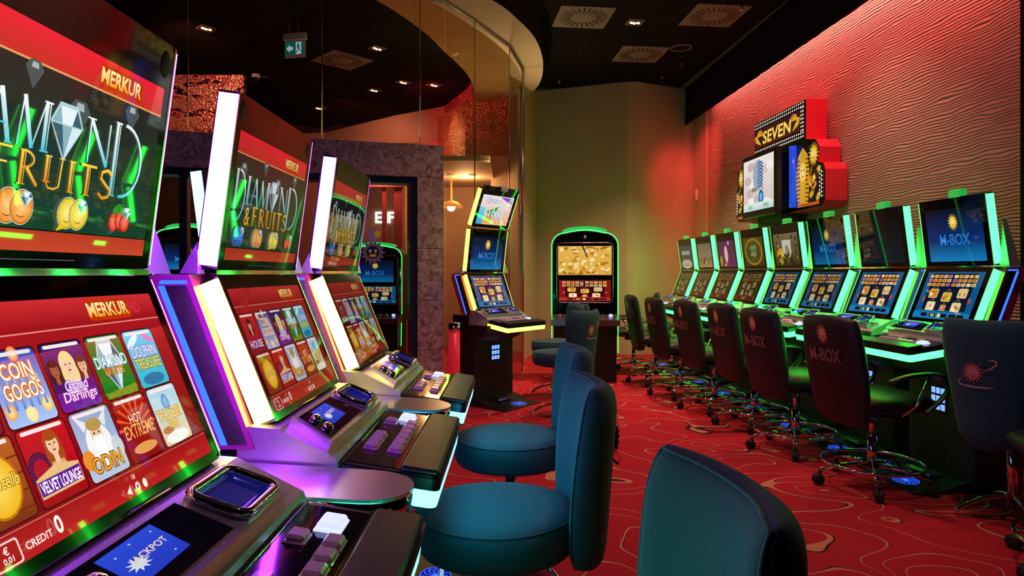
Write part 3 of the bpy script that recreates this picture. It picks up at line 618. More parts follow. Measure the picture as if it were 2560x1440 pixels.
    x, y = tile(4, 1, '#e8c890', '#a8e0f0'); a.ell(x + .04, y + .07, .016, .02, '#b8d0e8'); a.ell(x + .04, y + .068, .010, .014, '#4888c0', '#90c8f0'); a.ell(x + .04, y + .010, .034, .010, '#f4f4ec'); a.ell(x + .02, y + .024, .016, .006, '#c07830')
    a.text2('THUNDER', x + .041, y + .040, .018, '#ffe060', '#a07010', wd=.07); a.text2('WAY', x + .041, y + .024, .014, '#ffd040', '#a07010', wd=.034); shine(x, y)
    a.rrect(-.243, .022, -.205, .050, .004, '#f0d0c8'); a.rrect(-.2405, .0242, -.2075, .0478, .003, '#a81818'); a.text('€', -.224, .036, .009, '#fff0e8', bold=.02); a.text('0,01', -.224, .026, .008, '#fff0e8', bold=.02)
    a.text('CREDIT', -.198, .030, .009, '#ffe8e0', al='l', bold=.02); a.text('0', -.150, .028, .022, '#fff4ec', al='l', wd=.012, bold=.03)
    a.poly([(-.012, .030), (-.002, .037), (-.002, .024)], '#fff0e0'); a.ell(.014, .031, .005, .007, '#fff0e0'); a.ell(.014, .031, .0022, .0036, '#b02020'); a.ell(.032, .031, .005, .007, '#fff0e0'); a.text('18', .012, .043, .007, '#f8e0d0', bold=.02)
    return a
def art_mbox(k=1.0, logo=True):
    a = Art(k); u0, u1, v0, v1 = -.222, .222, .032, .345
    a.rect(-.255, .004, .255, .403, '#020304'); a.rect(u0, .15, u1, v1, '#0a2c68', '#0c0e14'); a.rect(u0, v0, u1, .15, '#1478b4', '#0a2c68')
    if logo:
        sun(a, 0, .262, .052, .8); a.text('M-BOX', 0, .130, .062, '#38a0ff', wd=.235, bold=.02); a.text('M-BOX', 0, .134, .054, '#0b2a5c', wd=.222, bold=-.012)
    a.rect(-.07, .018, .07, .0195, '#303438')
    return a
def art_scene(kind, k=1.0):
    a = Art(k); u0, u1, v0, v1 = -.222, .222, .032, .318; rn = random.Random(hash(kind) % 99)
    a.rect(-.255, .004, .255, .403, '#0a0a09')
    if kind == 'jungle':
        a.rect(u0, v0, u1, v1, '#3c3018', '#8c7c58'); a.ell(-.10, .12, .09, .07, '#f0b010', '#ffe040'); a.rect(-.07, .10, .09, .26, '#d8d4c0', '#f4f0e0')
        a.ell(.02, .16, .028, .055, '#6c6858', rot=.3); a.ell(.02, .17, .015, .03, '#b8b090', rot=.3)
        for i in range(60): x = rn.uniform(u0 + .02, u1 - .02); y = rn.uniform(v0 + .015, v0 + .1) if abs(x) < .12 else rn.uniform(v0 + .015, v1 - .02); a.ell(x, y, .012, .022, rn.choice(['#485018', '#788020', '#2c3010', '#c0b040', '#1c1c14']), n=7, rot=rn.uniform(-1, 1))
    elif kind == 'gold':
        a.rect(u0, v0, u1, v1, '#4c4418', '#6c6428'); a.ell(0, .175, .20, .135, '#c8a028'); a.ell(0, .175, .17, .115, '#706020', '#201c10'); a.star(0, .18, .11, .05, 7, '#6c9c50', .9); a.text2('JOKER', 0, .19, .045, '#c8f0a0', '#204818', wd=.16); a.text2('WILD', 0, .13, .04, '#d8f0a0', '#204818', wd=.13)
    elif kind == 'disco':
        a.rect(u0, v0, u1, v1, '#883068', '#583858'); a.ell(-.02, .17, .062, .11, '#d02868'); a.ell(-.02, .17, .045, .092, '#fff0e8'); a.ell(-.17, .1, .035, .06, '#e0b020'); a.ell(.07, .29, .03, .025, '#f0a8d0'); a.ell(-.06, .055, .03, .018, '#f0d040'); a.ell(.12, .08, .03, .03, '#6028a0')
    elif kind == 'desert':
        a.rect(u0, .15, u1, v1, '#b09878', '#8c7c70'); a.rect(u0, v0, u1, .15, '#d0a868', '#907858'); a.poly([(-.08, .07), (0, .16), (.08, .07)], '#6c4c28'); a.poly([(-.02, .07), (.02, .13), (.06, .07)], '#e8c890'); a.text2('RISE', 0, .24, .05, '#c8a880', '#604828', wd=.26)
    elif kind == 'pirate':
        a.rect(u0, v0, u1, v1, '#5c5048', '#384850'); a.ell(0, .08, .2, .06, '#d8c0b0', '#f8e8d8'); a.rrect(-.16, .2, .16, .25, .02, '#90c0d0'); a.text2('VIKINGS', 0, .208, .034, '#ffd060', '#802010', wd=.28)
        for i in range(9): x = -.16 + .04 * i; a.poly([(x - .012, .05), (x, .14 + .03 * (i % 2)), (x + .012, .05)], rn.choice(['#6c5038', '#d0a880', '#88706c']))
    elif kind == 'dark':
        a.rect(u0, v0, u1, v1, '#081c20', '#0a0c0e')
    elif kind == 'wizard':
        a.rect(u0, v0, u1, v1, '#f0b890', '#e8e8f0'); a.rect(u0, v0, -.14, .2, '#48a0d8', '#80d8f0'); a.poly([(-.14, .05), (-.04, .22), (-.02, .05)], '#d8b040'); a.poly([(-.12, .16), (.04, .22), (-.02, .1)], '#28a040'); a.poly([(.02, .31), (.2, .31), (.2, .25)], '#a040c0')
        for i in range(9):
            for j in range(5): a.ell(.0 + i * .024, .06 + j * .026, .009, .009, '#f0d0a0' if (i + j) % 2 else '#e08868', n=8)
        a.text2('Blazer', -.06, .245, .05, '#fff8ff', '#8060a0', wd=.22, shear=.1); a.text2('1000', .02, .11, .062, '#f4f8ff', '#6090b0', wd=.2); a.text('10', -.03, .175, .03, '#f0ffe0', bold=.02)
    return a
def bag(a, x, y, s_, c, i):
    a.stroke([(x - s_ * .45, y + s_ * .7), (x - s_ * .3, y + s_ * 1.25), (x, y + s_ * 1.4), (x + s_ * .3, y + s_ * 1.25), (x + s_ * .45, y + s_ * .7)], s_ * .14, '#907038')
    a.rrect(x - s_, y - s_ * .75, x + s_, y + s_ * .85, s_ * .25, '#f0d890'); a.rrect(x - s_ * .88, y - s_ * .63, x + s_ * .88, y + s_ * .73, s_ * .2, c)
    for q in range(3): a.ell(x + s_ * (-.5 + .5 * q), y + s_ * (.1 if q % 2 else -.15), s_ * .26, s_ * .3, ('#fff4d0', '#e84830', '#70b040', '#ffd040', '#d880c0')[(i + q) % 5])
def art_menu(k=1.0, tone='blue'):
    a = Art(k); bg, mid, bar = {'blue': ('#0c5c94', '#0a1830', '#1880bc'), 'brown': ('#4c3c20', '#382c1c', '#a03c20'), 'red': ('#8c1418', '#40080c', '#c03028'), 'violet': ('#405c90', '#402048', '#3070b0')}[tone]
    u0, u1, v0, v1 = -.225, .225, .028, .325
    a.rect(-.26, .004, .26, .35, '#020303'); a.rect(u0, v0, u1, v1, bg); a.rect(u0 + .05, .085, u1 - .05, v1 - .01, mid); a.poly([(u0, .085), (u0 + .05, .085), (u0 + .05, .315), (u0, v1)], bg)
    rn = random.Random(3); cs = ['#f0c848', '#e8b040', '#f4dc80', '#d89838', '#e8e0c0', '#f0a850', '#c070b0']
    if tone == 'brown': cs = ['#b09048', '#a08040', '#8c7038']
    for r in range(3):
        for c in range(10):
            x = u0 + .045 + c * .0385 + (.006 if c > 4 else -.002); y = .296 - r * .0265; a.rrect(x - .0155, y - .0095, x + .0155, y + .0095, .002, rn.choice(cs)); a.rect(x - .008, y - .004, x + .006, y + .004, rn.choice(['#c02818', '#fff0c0', '#604010', '#e06028']))
    bc = ['#e88820', '#e8b028', '#f0c890', '#f8e8b0', '#d87820', '#f0d8a0'] if tone != 'brown' else ['#987040', '#a08850', '#8c7848', '#a89868', '#806038', '#988050']
    for i, (x, y, s_) in enumerate(((-.115, .185, .036), (0, .165, .036), (.115, .190, .036), (-.105, .105, .035), (0, .098, .022), (.10, .105, .035))):
        bag(a, x, y, s_, bc[i], i)
    for q in (-1, 1): a.poly([(q * .198, .148), (q * .175, .17), (q * .175, .126)], '#d04838' if tone != 'brown' else '#804020')
    a.rect(u0, v0, u1, .072, bar, bar)
    for x in (-.13, -.06, .03, .10, .16): a.rrect(x - .026, .040, x + .026, .062, .003, '#080c18')
    a.ell(-.005, .05, .014, .013, '#f4d848', '#fff8c0'); a.rect(-.075, .043, -.045, .058, '#e8c040')
    return a
def art_small(k=1.0):
    a = Art(k); a.rect(-.5, -.5, .5, .5, '#2840d0', '#3050e8')
    a.star(-.2, -.1, .2, .1, 10, '#e8f0ff'); a.text('JACKPOT', .08, -.12, .22, '#ffe0d0', wd=.66, bold=.02)
    for q in ((-.3, .3), (.3, -.35), (.38, .34), (.0, .38)): a.ell(*q, .018, .025, '#c0d0ff')
    return a

# ------------------------------------------------------------------ slot machine (front faces local +x, viewer's right is local +y)
BRK, TOP, BOT = (0, 1.2), (.053, 1.604), (.133, .868)
UPF = frame((BRK[0], 0, BRK[1]), (0, 1, 0), (TOP[0] - BRK[0], 0, TOP[1] - BRK[1]))
LOF = frame((BOT[0], 0, BOT[1]), (0, 1, 0), (BRK[0] - BOT[0], 0, BRK[1] - BOT[1]))
DKF = frame((.275, 0, .80), (0, 1, 0), (-.125, 0, .062))
PNF = frame((.50, 0, .752), (0, 1, 0), (-.224, 0, .035))
TPF = frame((TOP[0] + .004, 0, TOP[1] + .012), (0, 1, 0), (.40, 0, 1.0))
def slot_machine(name, label, loc, rz, up, lo, leds, group, topbox=False, third=None, detail=2, casing='red_plastic', raise_=0.0, red_base=False):
    t = thing(name, label, 'slot machine', loc, rz, group); lu, ll, lp = leds
    cab = part('cabinet', ('cab', raise_), lambda m: (m.box((-.17, -.27, 0), (.12, .27, .82 + raise_), bev=.01), m.prism([(.09, .74 + raise_), (.275, .74 + raise_), (.20, .62), (.12, .58), (.09, .58)], -.28, .28, axis='y')), 'matte_black', t)
    Rz = Matrix.Translation((0, 0, raise_))
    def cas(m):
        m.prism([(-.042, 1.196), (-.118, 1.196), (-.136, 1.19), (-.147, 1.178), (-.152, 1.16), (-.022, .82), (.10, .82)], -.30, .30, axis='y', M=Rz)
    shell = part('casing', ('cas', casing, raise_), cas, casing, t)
    for s_ in (-1, 1):
        part('side_panel', ('sidep', s_, raise_), lambda m: m.prism([(-.046, 1.172), (-.092, 1.172), (.044, .83), (.085, .83)], s_ * .299, s_ * .304, axis='y', M=Rz), 'gunmetal', shell)
        part('blue_light_strip', ('blue', s_, raise_), lambda m: (m.prism([(-.094, 1.172), (-.105, 1.172), (.030, .83), (.042, .83)], s_ * .299, s_ * .306, axis='y', M=Rz), m.prism([(-.046, 1.176), (-.046, 1.184), (-.1, 1.184), (-.105, 1.176)], s_ * .299, s_ * .304, axis='y', M=Rz)), 'led_blue', shell)
    def mon(m, FR, h0, h1): m.prism(rrpts(-.268, h0, .268, h1, .014, 4), -.045, 0, Rz @ FR); m.prism(rrpts(-.262, h0 + .006, .262, h1 - .006, .012, 4), 0, .0015, Rz @ FR)
    def ledbars(parent, FR, h0, h1, L, key):
        for s_ in (-1, 1):
            part('light_bar', (key, s_, L, raise_), lambda m: m.box((s_ * .2665, h0, -.041), (s_ * .2715, h1, .0012), Rz @ FR), L, parent)
            part('bar_rim', (key, 'rim', s_, raise_), lambda m: m.box((s_ * .2615, h0 - .006, -.006), (s_ * .2663, h1 + .006, .0022), Rz @ FR), 'steel', parent)
    lm = part('lower_monitor', ('lom', raise_), lambda m: mon(m, LOF, .002, .352), 'gloss_black', t)
    ledbars(lm, LOF, .012, .344, ll, 'lol')
    um = part('upper_monitor', ('upm', raise_), lambda m: mon(m, UPF, .006, .405), 'gloss_black', t)
    ledbars(um, UPF, .014, .396, lu, 'upl')
    part('back_shell', ('bsh', raise_), lambda m: m.prism([(-.044, 1.205), (-.062, 1.2), (-.015, 1.56), (.002, 1.575)], -.22, .22, axis='y', M=Rz), 'gunmetal', um)
    mat('silver_plastic', (.5, .48, .52), .3, .3)
    part('fairing', ('earR', raise_), lambda m: m.add([(-.03, .262, 1.198), (-.005, .36, 1.198), (-.07, .36, 1.198), (-.12, .262, 1.198), (-.045, .262, 1.46), (-.07, .262, 1.46)], [(0, 1, 2, 3), (0, 4, 1), (1, 4, 5, 2), (2, 5, 3), (0, 3, 5, 4)], False, Rz), 'silver_plastic', um)
    part('fairing', ('earL', raise_), lambda m: m.add([(-.03, -.262, 1.198), (-.03, -.285, 1.198), (-.07, -.285, 1.198), (-.075, -.262, 1.198), (-.04, -.262, 1.27)], [(0, 1, 2, 3), (0, 4, 1), (1, 4, 2), (2, 4, 3), (0, 3, 4)], False, Rz), 'silver_plastic', um)
    for s_ in (-1, 1): part('bezel_lens', ('lens', s_, raise_), lambda m: (m.lathe([(.001, .0028), (.013, .0026), (.015, .0016)], 16, Rz @ UPF @ Matrix.Translation((s_ * .236, .366, 0)) @ Matrix.Diagonal((1, 1.6, 1, 1)))), 'matte_black', um)
    part('hinge_trim', ('hin', raise_), lambda m: m.box((-.03, -.268, 1.196), (.004, .268, 1.206), Rz), 'chrome', um)
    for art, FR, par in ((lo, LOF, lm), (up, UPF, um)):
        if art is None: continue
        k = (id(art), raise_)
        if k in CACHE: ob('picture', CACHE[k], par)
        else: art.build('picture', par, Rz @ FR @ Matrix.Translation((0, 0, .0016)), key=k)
    if third is not None:
        hm = part('top_monitor', ('tpm', raise_), lambda m: mon(m, TPF, .0, .36), 'gloss_black', t); ledbars(hm, TPF, .008, .352, lu, 'tpl')
        third.build('picture', hm, Rz @ TPF @ Matrix.Translation((0, 0, .0016)) @ Matrix.Diagonal((1, .97, 1, 1)))
    if topbox:
        bz = TOP[1] if third is None else TPF @ Vector((0, .36, 0))
        bo = (TOP[0] - .04, TOP[1]) if third is None else ((TPF @ Vector((0, .36, -.03))).x, (TPF @ Vector((0, .36, -.03))).z - .01)
        part('top_box', ('tbx', third is None, raise_), lambda m: m.box((bo[0], -.01, bo[1] - .005), (bo[0] + .045, .085, bo[1] + .042), Rz, bev=.004), 'white_plastic' if third is not None else mat('box_green', (.1, .5, .15), .4, emit=(.03, .7, .1), es=.55), t)
    # deck with jackpot display and coin tray
    dk = part('deck', ('deck', raise_), lambda m: m.prism([(.06, .87), (.15, .862), (.272, .80), (.276, .79), (.276, .735), (.06, .735)], -.295, .295, axis='y', M=Rz), 'silver_paint', t)
    part('display_housing', ('jkh', raise_), lambda m: m.prism([(-.275, .026), (.225, .014), (.205, .055), (.07, .132), (-.245, .134)], -.03, .02, Rz @ DKF), 'silver_paint', dk)
    part('display_panel', ('jkp', raise_), lambda m: m.prism([(-.255, .036), (.03, .033), (.02, .122), (-.235, .124)], .02, .0225, Rz @ DKF), 'jack_glass', dk)
    k = ('jackart', raise_)
    if k in CACHE: ob('jackpot_picture', CACHE[k], dk)
    else: art_small(.8).build('jackpot_picture', dk, Rz @ DKF @ Matrix.Translation((-.112, .086, .0232)) @ Matrix.Diagonal((.115, .06, 1, 1)), key=k)
    if detail > 1:
        for q in ((-.215, .058), (-.20, .092)):
            part('knob', ('knb', q, raise_), lambda m: m.lathe([(.013, .02), (.013, .03), (.008, .034), (.001, .034)], 14, Rz @ DKF @ Matrix.Translation((*q, 0))), 'chrome', dk)
        rim = [(x - .25 * (y - .075), y, .027) for x, y in rrpts(.055, .032, .190, .118, .018, 4)]
        part('coin_tray_rim', ('ctr', raise_), lambda m: m.tube(rim, .009, 8, True, Rz @ DKF), 'chrome', dk)
        def bowl(m):
            rg = []
            for r in range(6):
                k_ = r / 5; rg.append([(.1225 + (x - .1225) * (1 - .35 * k_) - .25 * (y - .075), .075 + (y - .075) * (1 - .35 * k_), .0315 - .0108 * math.sin(k_ * PI / 2)) for x, y in rrpts(.058, .035, .187, .115, .016, 4)])
            m.loft(rg, M=Rz @ DKF); m.add(rg[-1], [list(range(len(rg[-1])))], False, Rz @ DKF)
        part('coin_tray', ('ctb', raise_), bowl, mat('tray_blue', (.04, .07, .5), .12, .4, emit=(.02, .04, .6), es=.12), dk)
    # player panel
    pn = part('button_panel', ('pan', raise_), lambda m: (m.prism(rrpts(-.285, 0, .285, .225, .018, 4), -.03, -.004, Rz @ PNF), m.prism(rrpts(-.279, .006, .279, .222, .016, 4), -.004, 0, Rz @ PNF)), 'black', t)
    part('panel_light', ('panl', lp, raise_), lambda m: m.prism(rrpts(-.283, .002, .283, .20, .02, 4), -.068, -.03, Rz @ PNF), lp, pn)
    part('light_shield', ('panf', raise_), lambda m: m.prism(rrpts(-.282, .003, .282, .20, .02, 4), -.074, -.068, Rz @ PNF), 'matte_black', pn)  # plate added under the panel light to block its downward glow
    part('panel_inlay', ('pani', raise_), lambda m: m.box((-.265, .10, 0), (.265, .216, .0015), Rz @ PNF), 'gloss_black', pn)
    part('inlay_edge', ('pane', raise_), lambda m: (m.box((-.275, .097, 0), (.275, .100, .003), Rz @ PNF), m.box((-.275, .216, 0), (.275, .2185, .003), Rz @ PNF)), 'chrome', pn)
    part('wrist_rest', ('wri', raise_), lambda m: m.box((-.278, .004, 0), (.278, .096, .012), Rz @ PNF, bev=.008), 'wrist_leather', pn)
    def btn(m, u, v, a_=.019, b_=.015):
        m.box((u - a_ - .004, v - b_ - .003, 0), (u + a_ + .004, v + b_ + .003, .005), Rz @ PNF, bev=.002); m.box((u - a_, v - b_, .004), (u + a_, v + b_, .014), Rz @ PNF, bev=.004)
    if detail > 0:
        for u, v in [(.122, .186), (-.035, .186), (-.085, .186), (-.135, .186)] + [(.118 - .050 * i, .128) for i in range(6)]:
            part('button', ('btn', u, v, raise_), lambda m: btn(m, u, v), 'button', pn)
        part('start_button', ('btnS', raise_), lambda m: btn(m, .190, .150, .028, .020), 'btn_lit', pn)
    # foot end
    fr = part('footrest', ('foot', raise_), lambda m: m.prism([(.12, 0), (.45, 0), (.45, .008), (.27, .022), (.16, .06), (.12, .06)], -.26, .26, axis='y'), 'black', t)
    ef = frame((.355, .05, .0164), (0, 1, 0), (-.18, 0, .014))
    if 'emb' in CACHE: ob('floor_emblem', CACHE['emb'], fr)
    else:
        e = Art(.9); n_ = 28; ring = lambda r: [(r * math.cos(2 * PI * i / n_), r * math.sin(2 * PI * i / n_)) for i in range(n_ + 1)]
        e.ell(0, 0, .082, .062, '#0818a0', n=28); e.stroke([(x * 1.3, y) for x, y in ring(.061)], .004, '#4080ff')
        for i in range(12): t_ = 2 * PI * i / 12; e.stroke([(.02 * math.cos(t_), .016 * math.sin(t_)), (.05 * math.cos(t_ + .35), .04 * math.sin(t_ + .35)), (.072 * math.cos(t_), .054 * math.sin(t_))], .006, '#3070ff')
        e.ell(0, 0, .018, .014, '#5090ff'); e.build('floor_emblem', fr, ef, key='emb')
    part('ash_pedal', 'pedal', lambda m: (m.box((.17, -.10, .045), (.25, .10, .060), bev=.003), m.box((.18, -.08, .060), (.24, .08, .066), bev=.003)), 'steel', fr)
    kp = part('keypad', 'keyp', lambda m: m.box((.12, -.065, .395), (.124, .065, .545)), 'gloss_black', cab)
    if detail > 0:
        for i in range(3):
            for j in range(3):
                part('key_light', 'keyl', lambda m: m.box((.124, 0, 0), (.127, .028, .034)), 'led_key', cab).location = (0, -.052 + .039 * i, .405 + .047 * j)
        part('card_slot', 'cslot', lambda m: m.box((.12, -.04, .575), (.126, .04, .595)), 'red_plastic', cab)
    return t
# ---- left row
LX = -.654
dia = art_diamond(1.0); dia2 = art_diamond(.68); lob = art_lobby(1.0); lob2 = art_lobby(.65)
LL = ('led_purple', 'led_warm', 'led_cyan'); LT = ('led_purple', 'led_purple', 'led_teal'); LG = 'purple-lit slot machines in the left row'
slot_machine('slot_machine', 'nearest slot machine, cropped by the left edge, DIAMOND and FRUITS screen', (LX, .915, 0), 0, dia, lob, LT, LG, casing='red_plastic_purple_lit')
slot_machine('slot_machine', 'middle slot machine of the left row with bright white-purple side lights', (LX, 1.72, 0), 0, dia2, lob2, LL, LG, casing='red_plastic_purple_lit')
slot_machine('slot_machine', 'farthest slot machine of the left row, beside the stone portal', (LX, 2.525, 0), 0, art_diamond(.42), art_lobby(.38), LL, LG, casing='red_plastic_purple_lit')
t_back = slot_machine('slot_machine', 'slot machine standing back to back behind the left row with ice-blue light bar', (-1.20, 2.84, 0), PI, None, None, ('led_ice', 'led_ice', 'led_cyan'), 'slot machines standing behind the left row', detail=0)
def shelf(loc, label):
    t = thing('divider_shelf', label, 'shelf', loc, 0, 'rounded metal shelves between the left machines')
    pts = [(0, -.093)] + [(.335 + .093 * math.sin(PI * i / 12), -.093 * math.cos(PI * i / 12)) for i in range(13)] + [(0, .093)]
    M = Matrix.Translation((0, 0, .792)) @ Matrix.Rotation(math.radians(3.5), 4, 'Y')
    part('shelf_top', 'shtop', lambda m: m.prism(pts, .0, .006, M), 'shelf_metal', t)
    part('shelf_edge', 'shedge', lambda m: m.prism([(x * .997, y * .99) for x, y in pts], -.05, 0, M, True), 'chrome', t)
    part('shelf_support', 'shsup', lambda m: m.box((-.12, -.08, 0), (.10, .08, .742), bev=.01), 'matte_black', t)
shelf((LX + .03, 1.32, 0), 'rounded metal divider shelf between the nearest and middle left machines')
shelf((LX + .03, 2.125, 0), 'rounded metal divider shelf between the middle and farthest left machines')
# ---- right row
GL = ('led_green', 'led_green', 'led_greendesk'); RG = 'green-lit slot machines along the rippled wall'
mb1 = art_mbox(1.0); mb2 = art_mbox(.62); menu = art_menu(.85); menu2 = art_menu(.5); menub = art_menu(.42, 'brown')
row = [(mb1, menu, 'nearest green-lit slot machine, blue upper screen with bright M-BOX sun logo'),
       (art_scene('dark'), menu, 'second green-lit slot machine from the right, its upper screen dark'),
       (mb2, menu2, 'third green-lit slot machine from the right, dim M-BOX sun logo'),
       (art_scene('jungle', .55), menu2, 'green-lit slot machine with a yellow jungle picture on its upper screen'),
       (art_scene('gold', .45), menub, 'green-lit slot machine with a gold oval picture on its upper screen'),
       (art_scene('disco', .5), menub, 'green-lit slot machine with a purple picture and white oval'),
       (art_scene('desert', .5), menub, 'green-lit slot machine with a sandy pyramid picture'),
       (art_scene('pirate', .6), menub, 'farthest green-lit slot machine, beside the glowing back wall')]
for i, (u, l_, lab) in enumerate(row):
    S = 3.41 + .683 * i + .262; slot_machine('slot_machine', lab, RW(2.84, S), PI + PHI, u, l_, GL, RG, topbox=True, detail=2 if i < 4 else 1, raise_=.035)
last = [o for o in bpy.data.objects if o.get('label', '').startswith('farthest green-lit')][0]  # glow strips added out of sight behind the last machine, to green the wall
part('added_glow', None, lambda m: m.prism([(-.10, 1.20), (-.13, 1.20), (-.08, 1.38), (-.06, 1.38)], -.30, -.24, axis='y'), 'led_green', last)
part('added_glow', None, lambda m: m.prism([(-.03, .90), (-.08, .90), (-.16, 1.2), (-.12, 1.2)], -.32, -.30, axis='y'), 'led_green', last)
# ---- red three-screen machine and the upright machine at the back
slot_machine('slot_machine', 'red three-screen slot machine with lime light bars beside the stone portal', (-.25, 6.16, 0), math.radians(-38), art_mbox(.9), art_menu(.9, 'violet'), ('led_lime', 'led_lime', 'led_lime'), 'machines at the back of the room', topbox=True, third=art_scene('wizard', .95))
# ------------------------------------------------------------------ upholstery shapes
def cushion(m, hw, z0, z1, th, top=None, curve=0.0, N=18, Mh=20, k=.35, p=10, M=None):
    """padded panel: local y = width, z = height, x = depth (front +x)"""
    V = {}; vs = []; fs = []
    def pos(i, j, R_=1.0):
        s_, t_ = math.sin(PI / 2 * (2 * i / N - 1)) * R_, math.sin(PI / 2 * (2 * j / Mh - 1)) * R_
        a = s_ * math.sqrt(1 - k * t_ * t_ / 2); b = t_ * math.sqrt(1 - k * s_ * s_ / 2)
        q = (b + 1) / 2; zt = z1 + (top(a) if top else 0); wd = hw(q)
        d = th / 2 * (max(0, 1 - abs(s_) ** p) * max(0, 1 - abs(t_) ** p)) ** .5
        return a * wd, z0 + (zt - z0) * q, d, curve * a * a
    for side in (1, -1):
        for i in range(N + 1):
            for j in range(Mh + 1):
                edge = i in (0, N) or j in (0, Mh)
                if edge and side == -1: V[side, i, j] = V[1, i, j]; continue
                y, z, d, c = pos(i, j); V[side, i, j] = len(vs); vs.append((side * d + c, y, z))
    for side in (1, -1):
        for i in range(N):
            for j in range(Mh):
                f = [V[side, i, j], V[side, i + 1, j], V[side, i + 1, j + 1], V[side, i, j + 1]]; fs.append(f if side == 1 else f[::-1])
    m.add(vs, fs, True, M)
    return [(pos(i, j, .972)) for i, j in [(i, 0) for i in range(N)] + [(N, j) for j in range(Mh)] + [(i, Mh) for i in range(N, 0, -1)] + [(0, j) for j in range(Mh, 0, -1)]]
def mbox_logo():
    a = Art(1.3); sun(a, 0, .055, .062, .8, '#c88058', '#d8a888', '#5c2430'); a.text('M-BOX', 0, -.10, .075, '#a07868', wd=.25, bold=.03); a.text('M-BOX', 0, -.094, .063, '#120e0e', wd=.234, bold=-.02)
    return a
def sun_logo():
    a = Art(1.2); sun(a, 0, 0, .055, .9, '#c86070', '#d89098', '#70182c')
    a.stroke([(.045, .012), (.075, .025), (.098, .045), (.10, .06), (.085, .066), (.065, .062)], [.002, .006, .008, .008, .006, .003], '#c8a0a0')
    a.stroke([(-.045, -.030), (-.06, -.045), (-.05, -.06), (0, -.066), (.06, -.064), (.085, -.060)], [.003, .006, .009, .009, .007, .003], '#c8a0a0')
    return a
BT = Matrix.Translation((-.20, 0, .36)) @ Matrix.Rotation(math.radians(-9), 4, 'Y') @ Matrix.Translation((0, 0, -.36))
def office_chair(label, loc, rz, arms=True):
    t = thing('office_chair', label, 'chair', loc, rz, 'black swivel chairs along the green machines')
    bk = part('backrest', 'obk', lambda m: cushion(m, lambda q: .205 + .03 * math.sin(q * PI * .75), .36, .975, .075, None, .02, k=.28, M=BT), 'leather', t)
    part('seam', 'oseam', lambda m: m.box((-.042, -.20, .665), (-.033, .20, .668), BT), 'matte_black', bk)
    if 'ologo' in CACHE: ob('embroidered_logo', CACHE['ologo'], bk)
    else: mbox_logo().build('embroidered_logo', bk, BT @ frame((-.0395, 0, .82), (0, -1, 0), (0, 0, 1)), 'print', key='ologo')
    part('seat', 'oseat', lambda m: cushion(m, lambda q: .235, -.22, .24, .10, None, 0, k=.3, p=8, M=Matrix.Translation((0, 0, .49)) @ Matrix.Rotation(-PI / 2, 4, 'Y') @ Matrix.Diagonal((1, 1, -1, 1))), 'leather', t)
    part('gas_lift', 'olift', lambda m: (m.tube([(0, 0, .10), (0, 0, .28)], .026, 12), m.tube([(0, 0, .28), (0, 0, .42)], .016, 10)), 'chrome', t)
    part('tilt_plate', 'oplate', lambda m: (m.box((-.11, -.09, .40), (.10, .09, .435), bev=.008), m.tube([(0, -.09, .41), (.02, -.2, .405)], .007, 6)), 'black', t)
    part('foot_ring', 'oring', lambda m: m.tube([(.262 * math.cos(2 * PI * i / 40), .262 * math.sin(2 * PI * i / 40), .135) for i in range(40)], .009, 8, True), 'chrome', t)
    for i in range(5):
        an = 2 * PI * i / 5 + .35; c, s_ = math.cos(an), math.sin(an)
        arm = part('base_arm', ('oarm', i), lambda m: m.tube([(.02 * c, .02 * s_, .125), (.16 * c, .16 * s_, .115), (.285 * c, .285 * s_, .085)], [.024, .018, .014], 8, flat=.7), 'chrome', t)
        part('caster', ('ocas', i), lambda m: (m.tube([(.285 * c, .285 * s_, .085), (.285 * c, .285 * s_, .05)], .009, 8), m.lathe([(.001, -.022), (.022, -.022), (.031, -.016), (.031, -.004), (.02, 0), (.031, .004), (.031, .016), (.022, .022), (.001, .022)], 16, Matrix.Translation((.295 * c, .295 * s_, .032)) @ Matrix.Rotation(an, 4, 'Z') @ Matrix.Rotation(PI / 2, 4, 'X'))), 'rubber', arm)
    if arms:
        for s_ in (-1, 1):
            a = part('armrest', ('oarmr', s_), lambda m: m.tube(bezier([(-.12, s_ * .265, .625), (-.02, s_ * .272, .655), (.10, s_ * .272, .665), (.19, s_ * .268, .655), (.235, s_ * .262, .63)], 5), .022, 8, flat=.55), 'leather', t)
            part('arm_strut', ('ostr', s_), lambda m: m.tube([(.12, s_ * .268, .65), (.05, s_ * .262, .50), (.02, s_ * .20, .43)], .0085, 8), 'chrome', a)
            part('arm_brace', ('obra', s_), lambda m: m.tube(bezier([(.235, s_ * .262, .63), (.24, s_ * .264, .58), (.19, s_ * .264, .52), (.10, s_ * .262, .455)], 5), .016, 8, flat=.6), 'black', a)
    return t
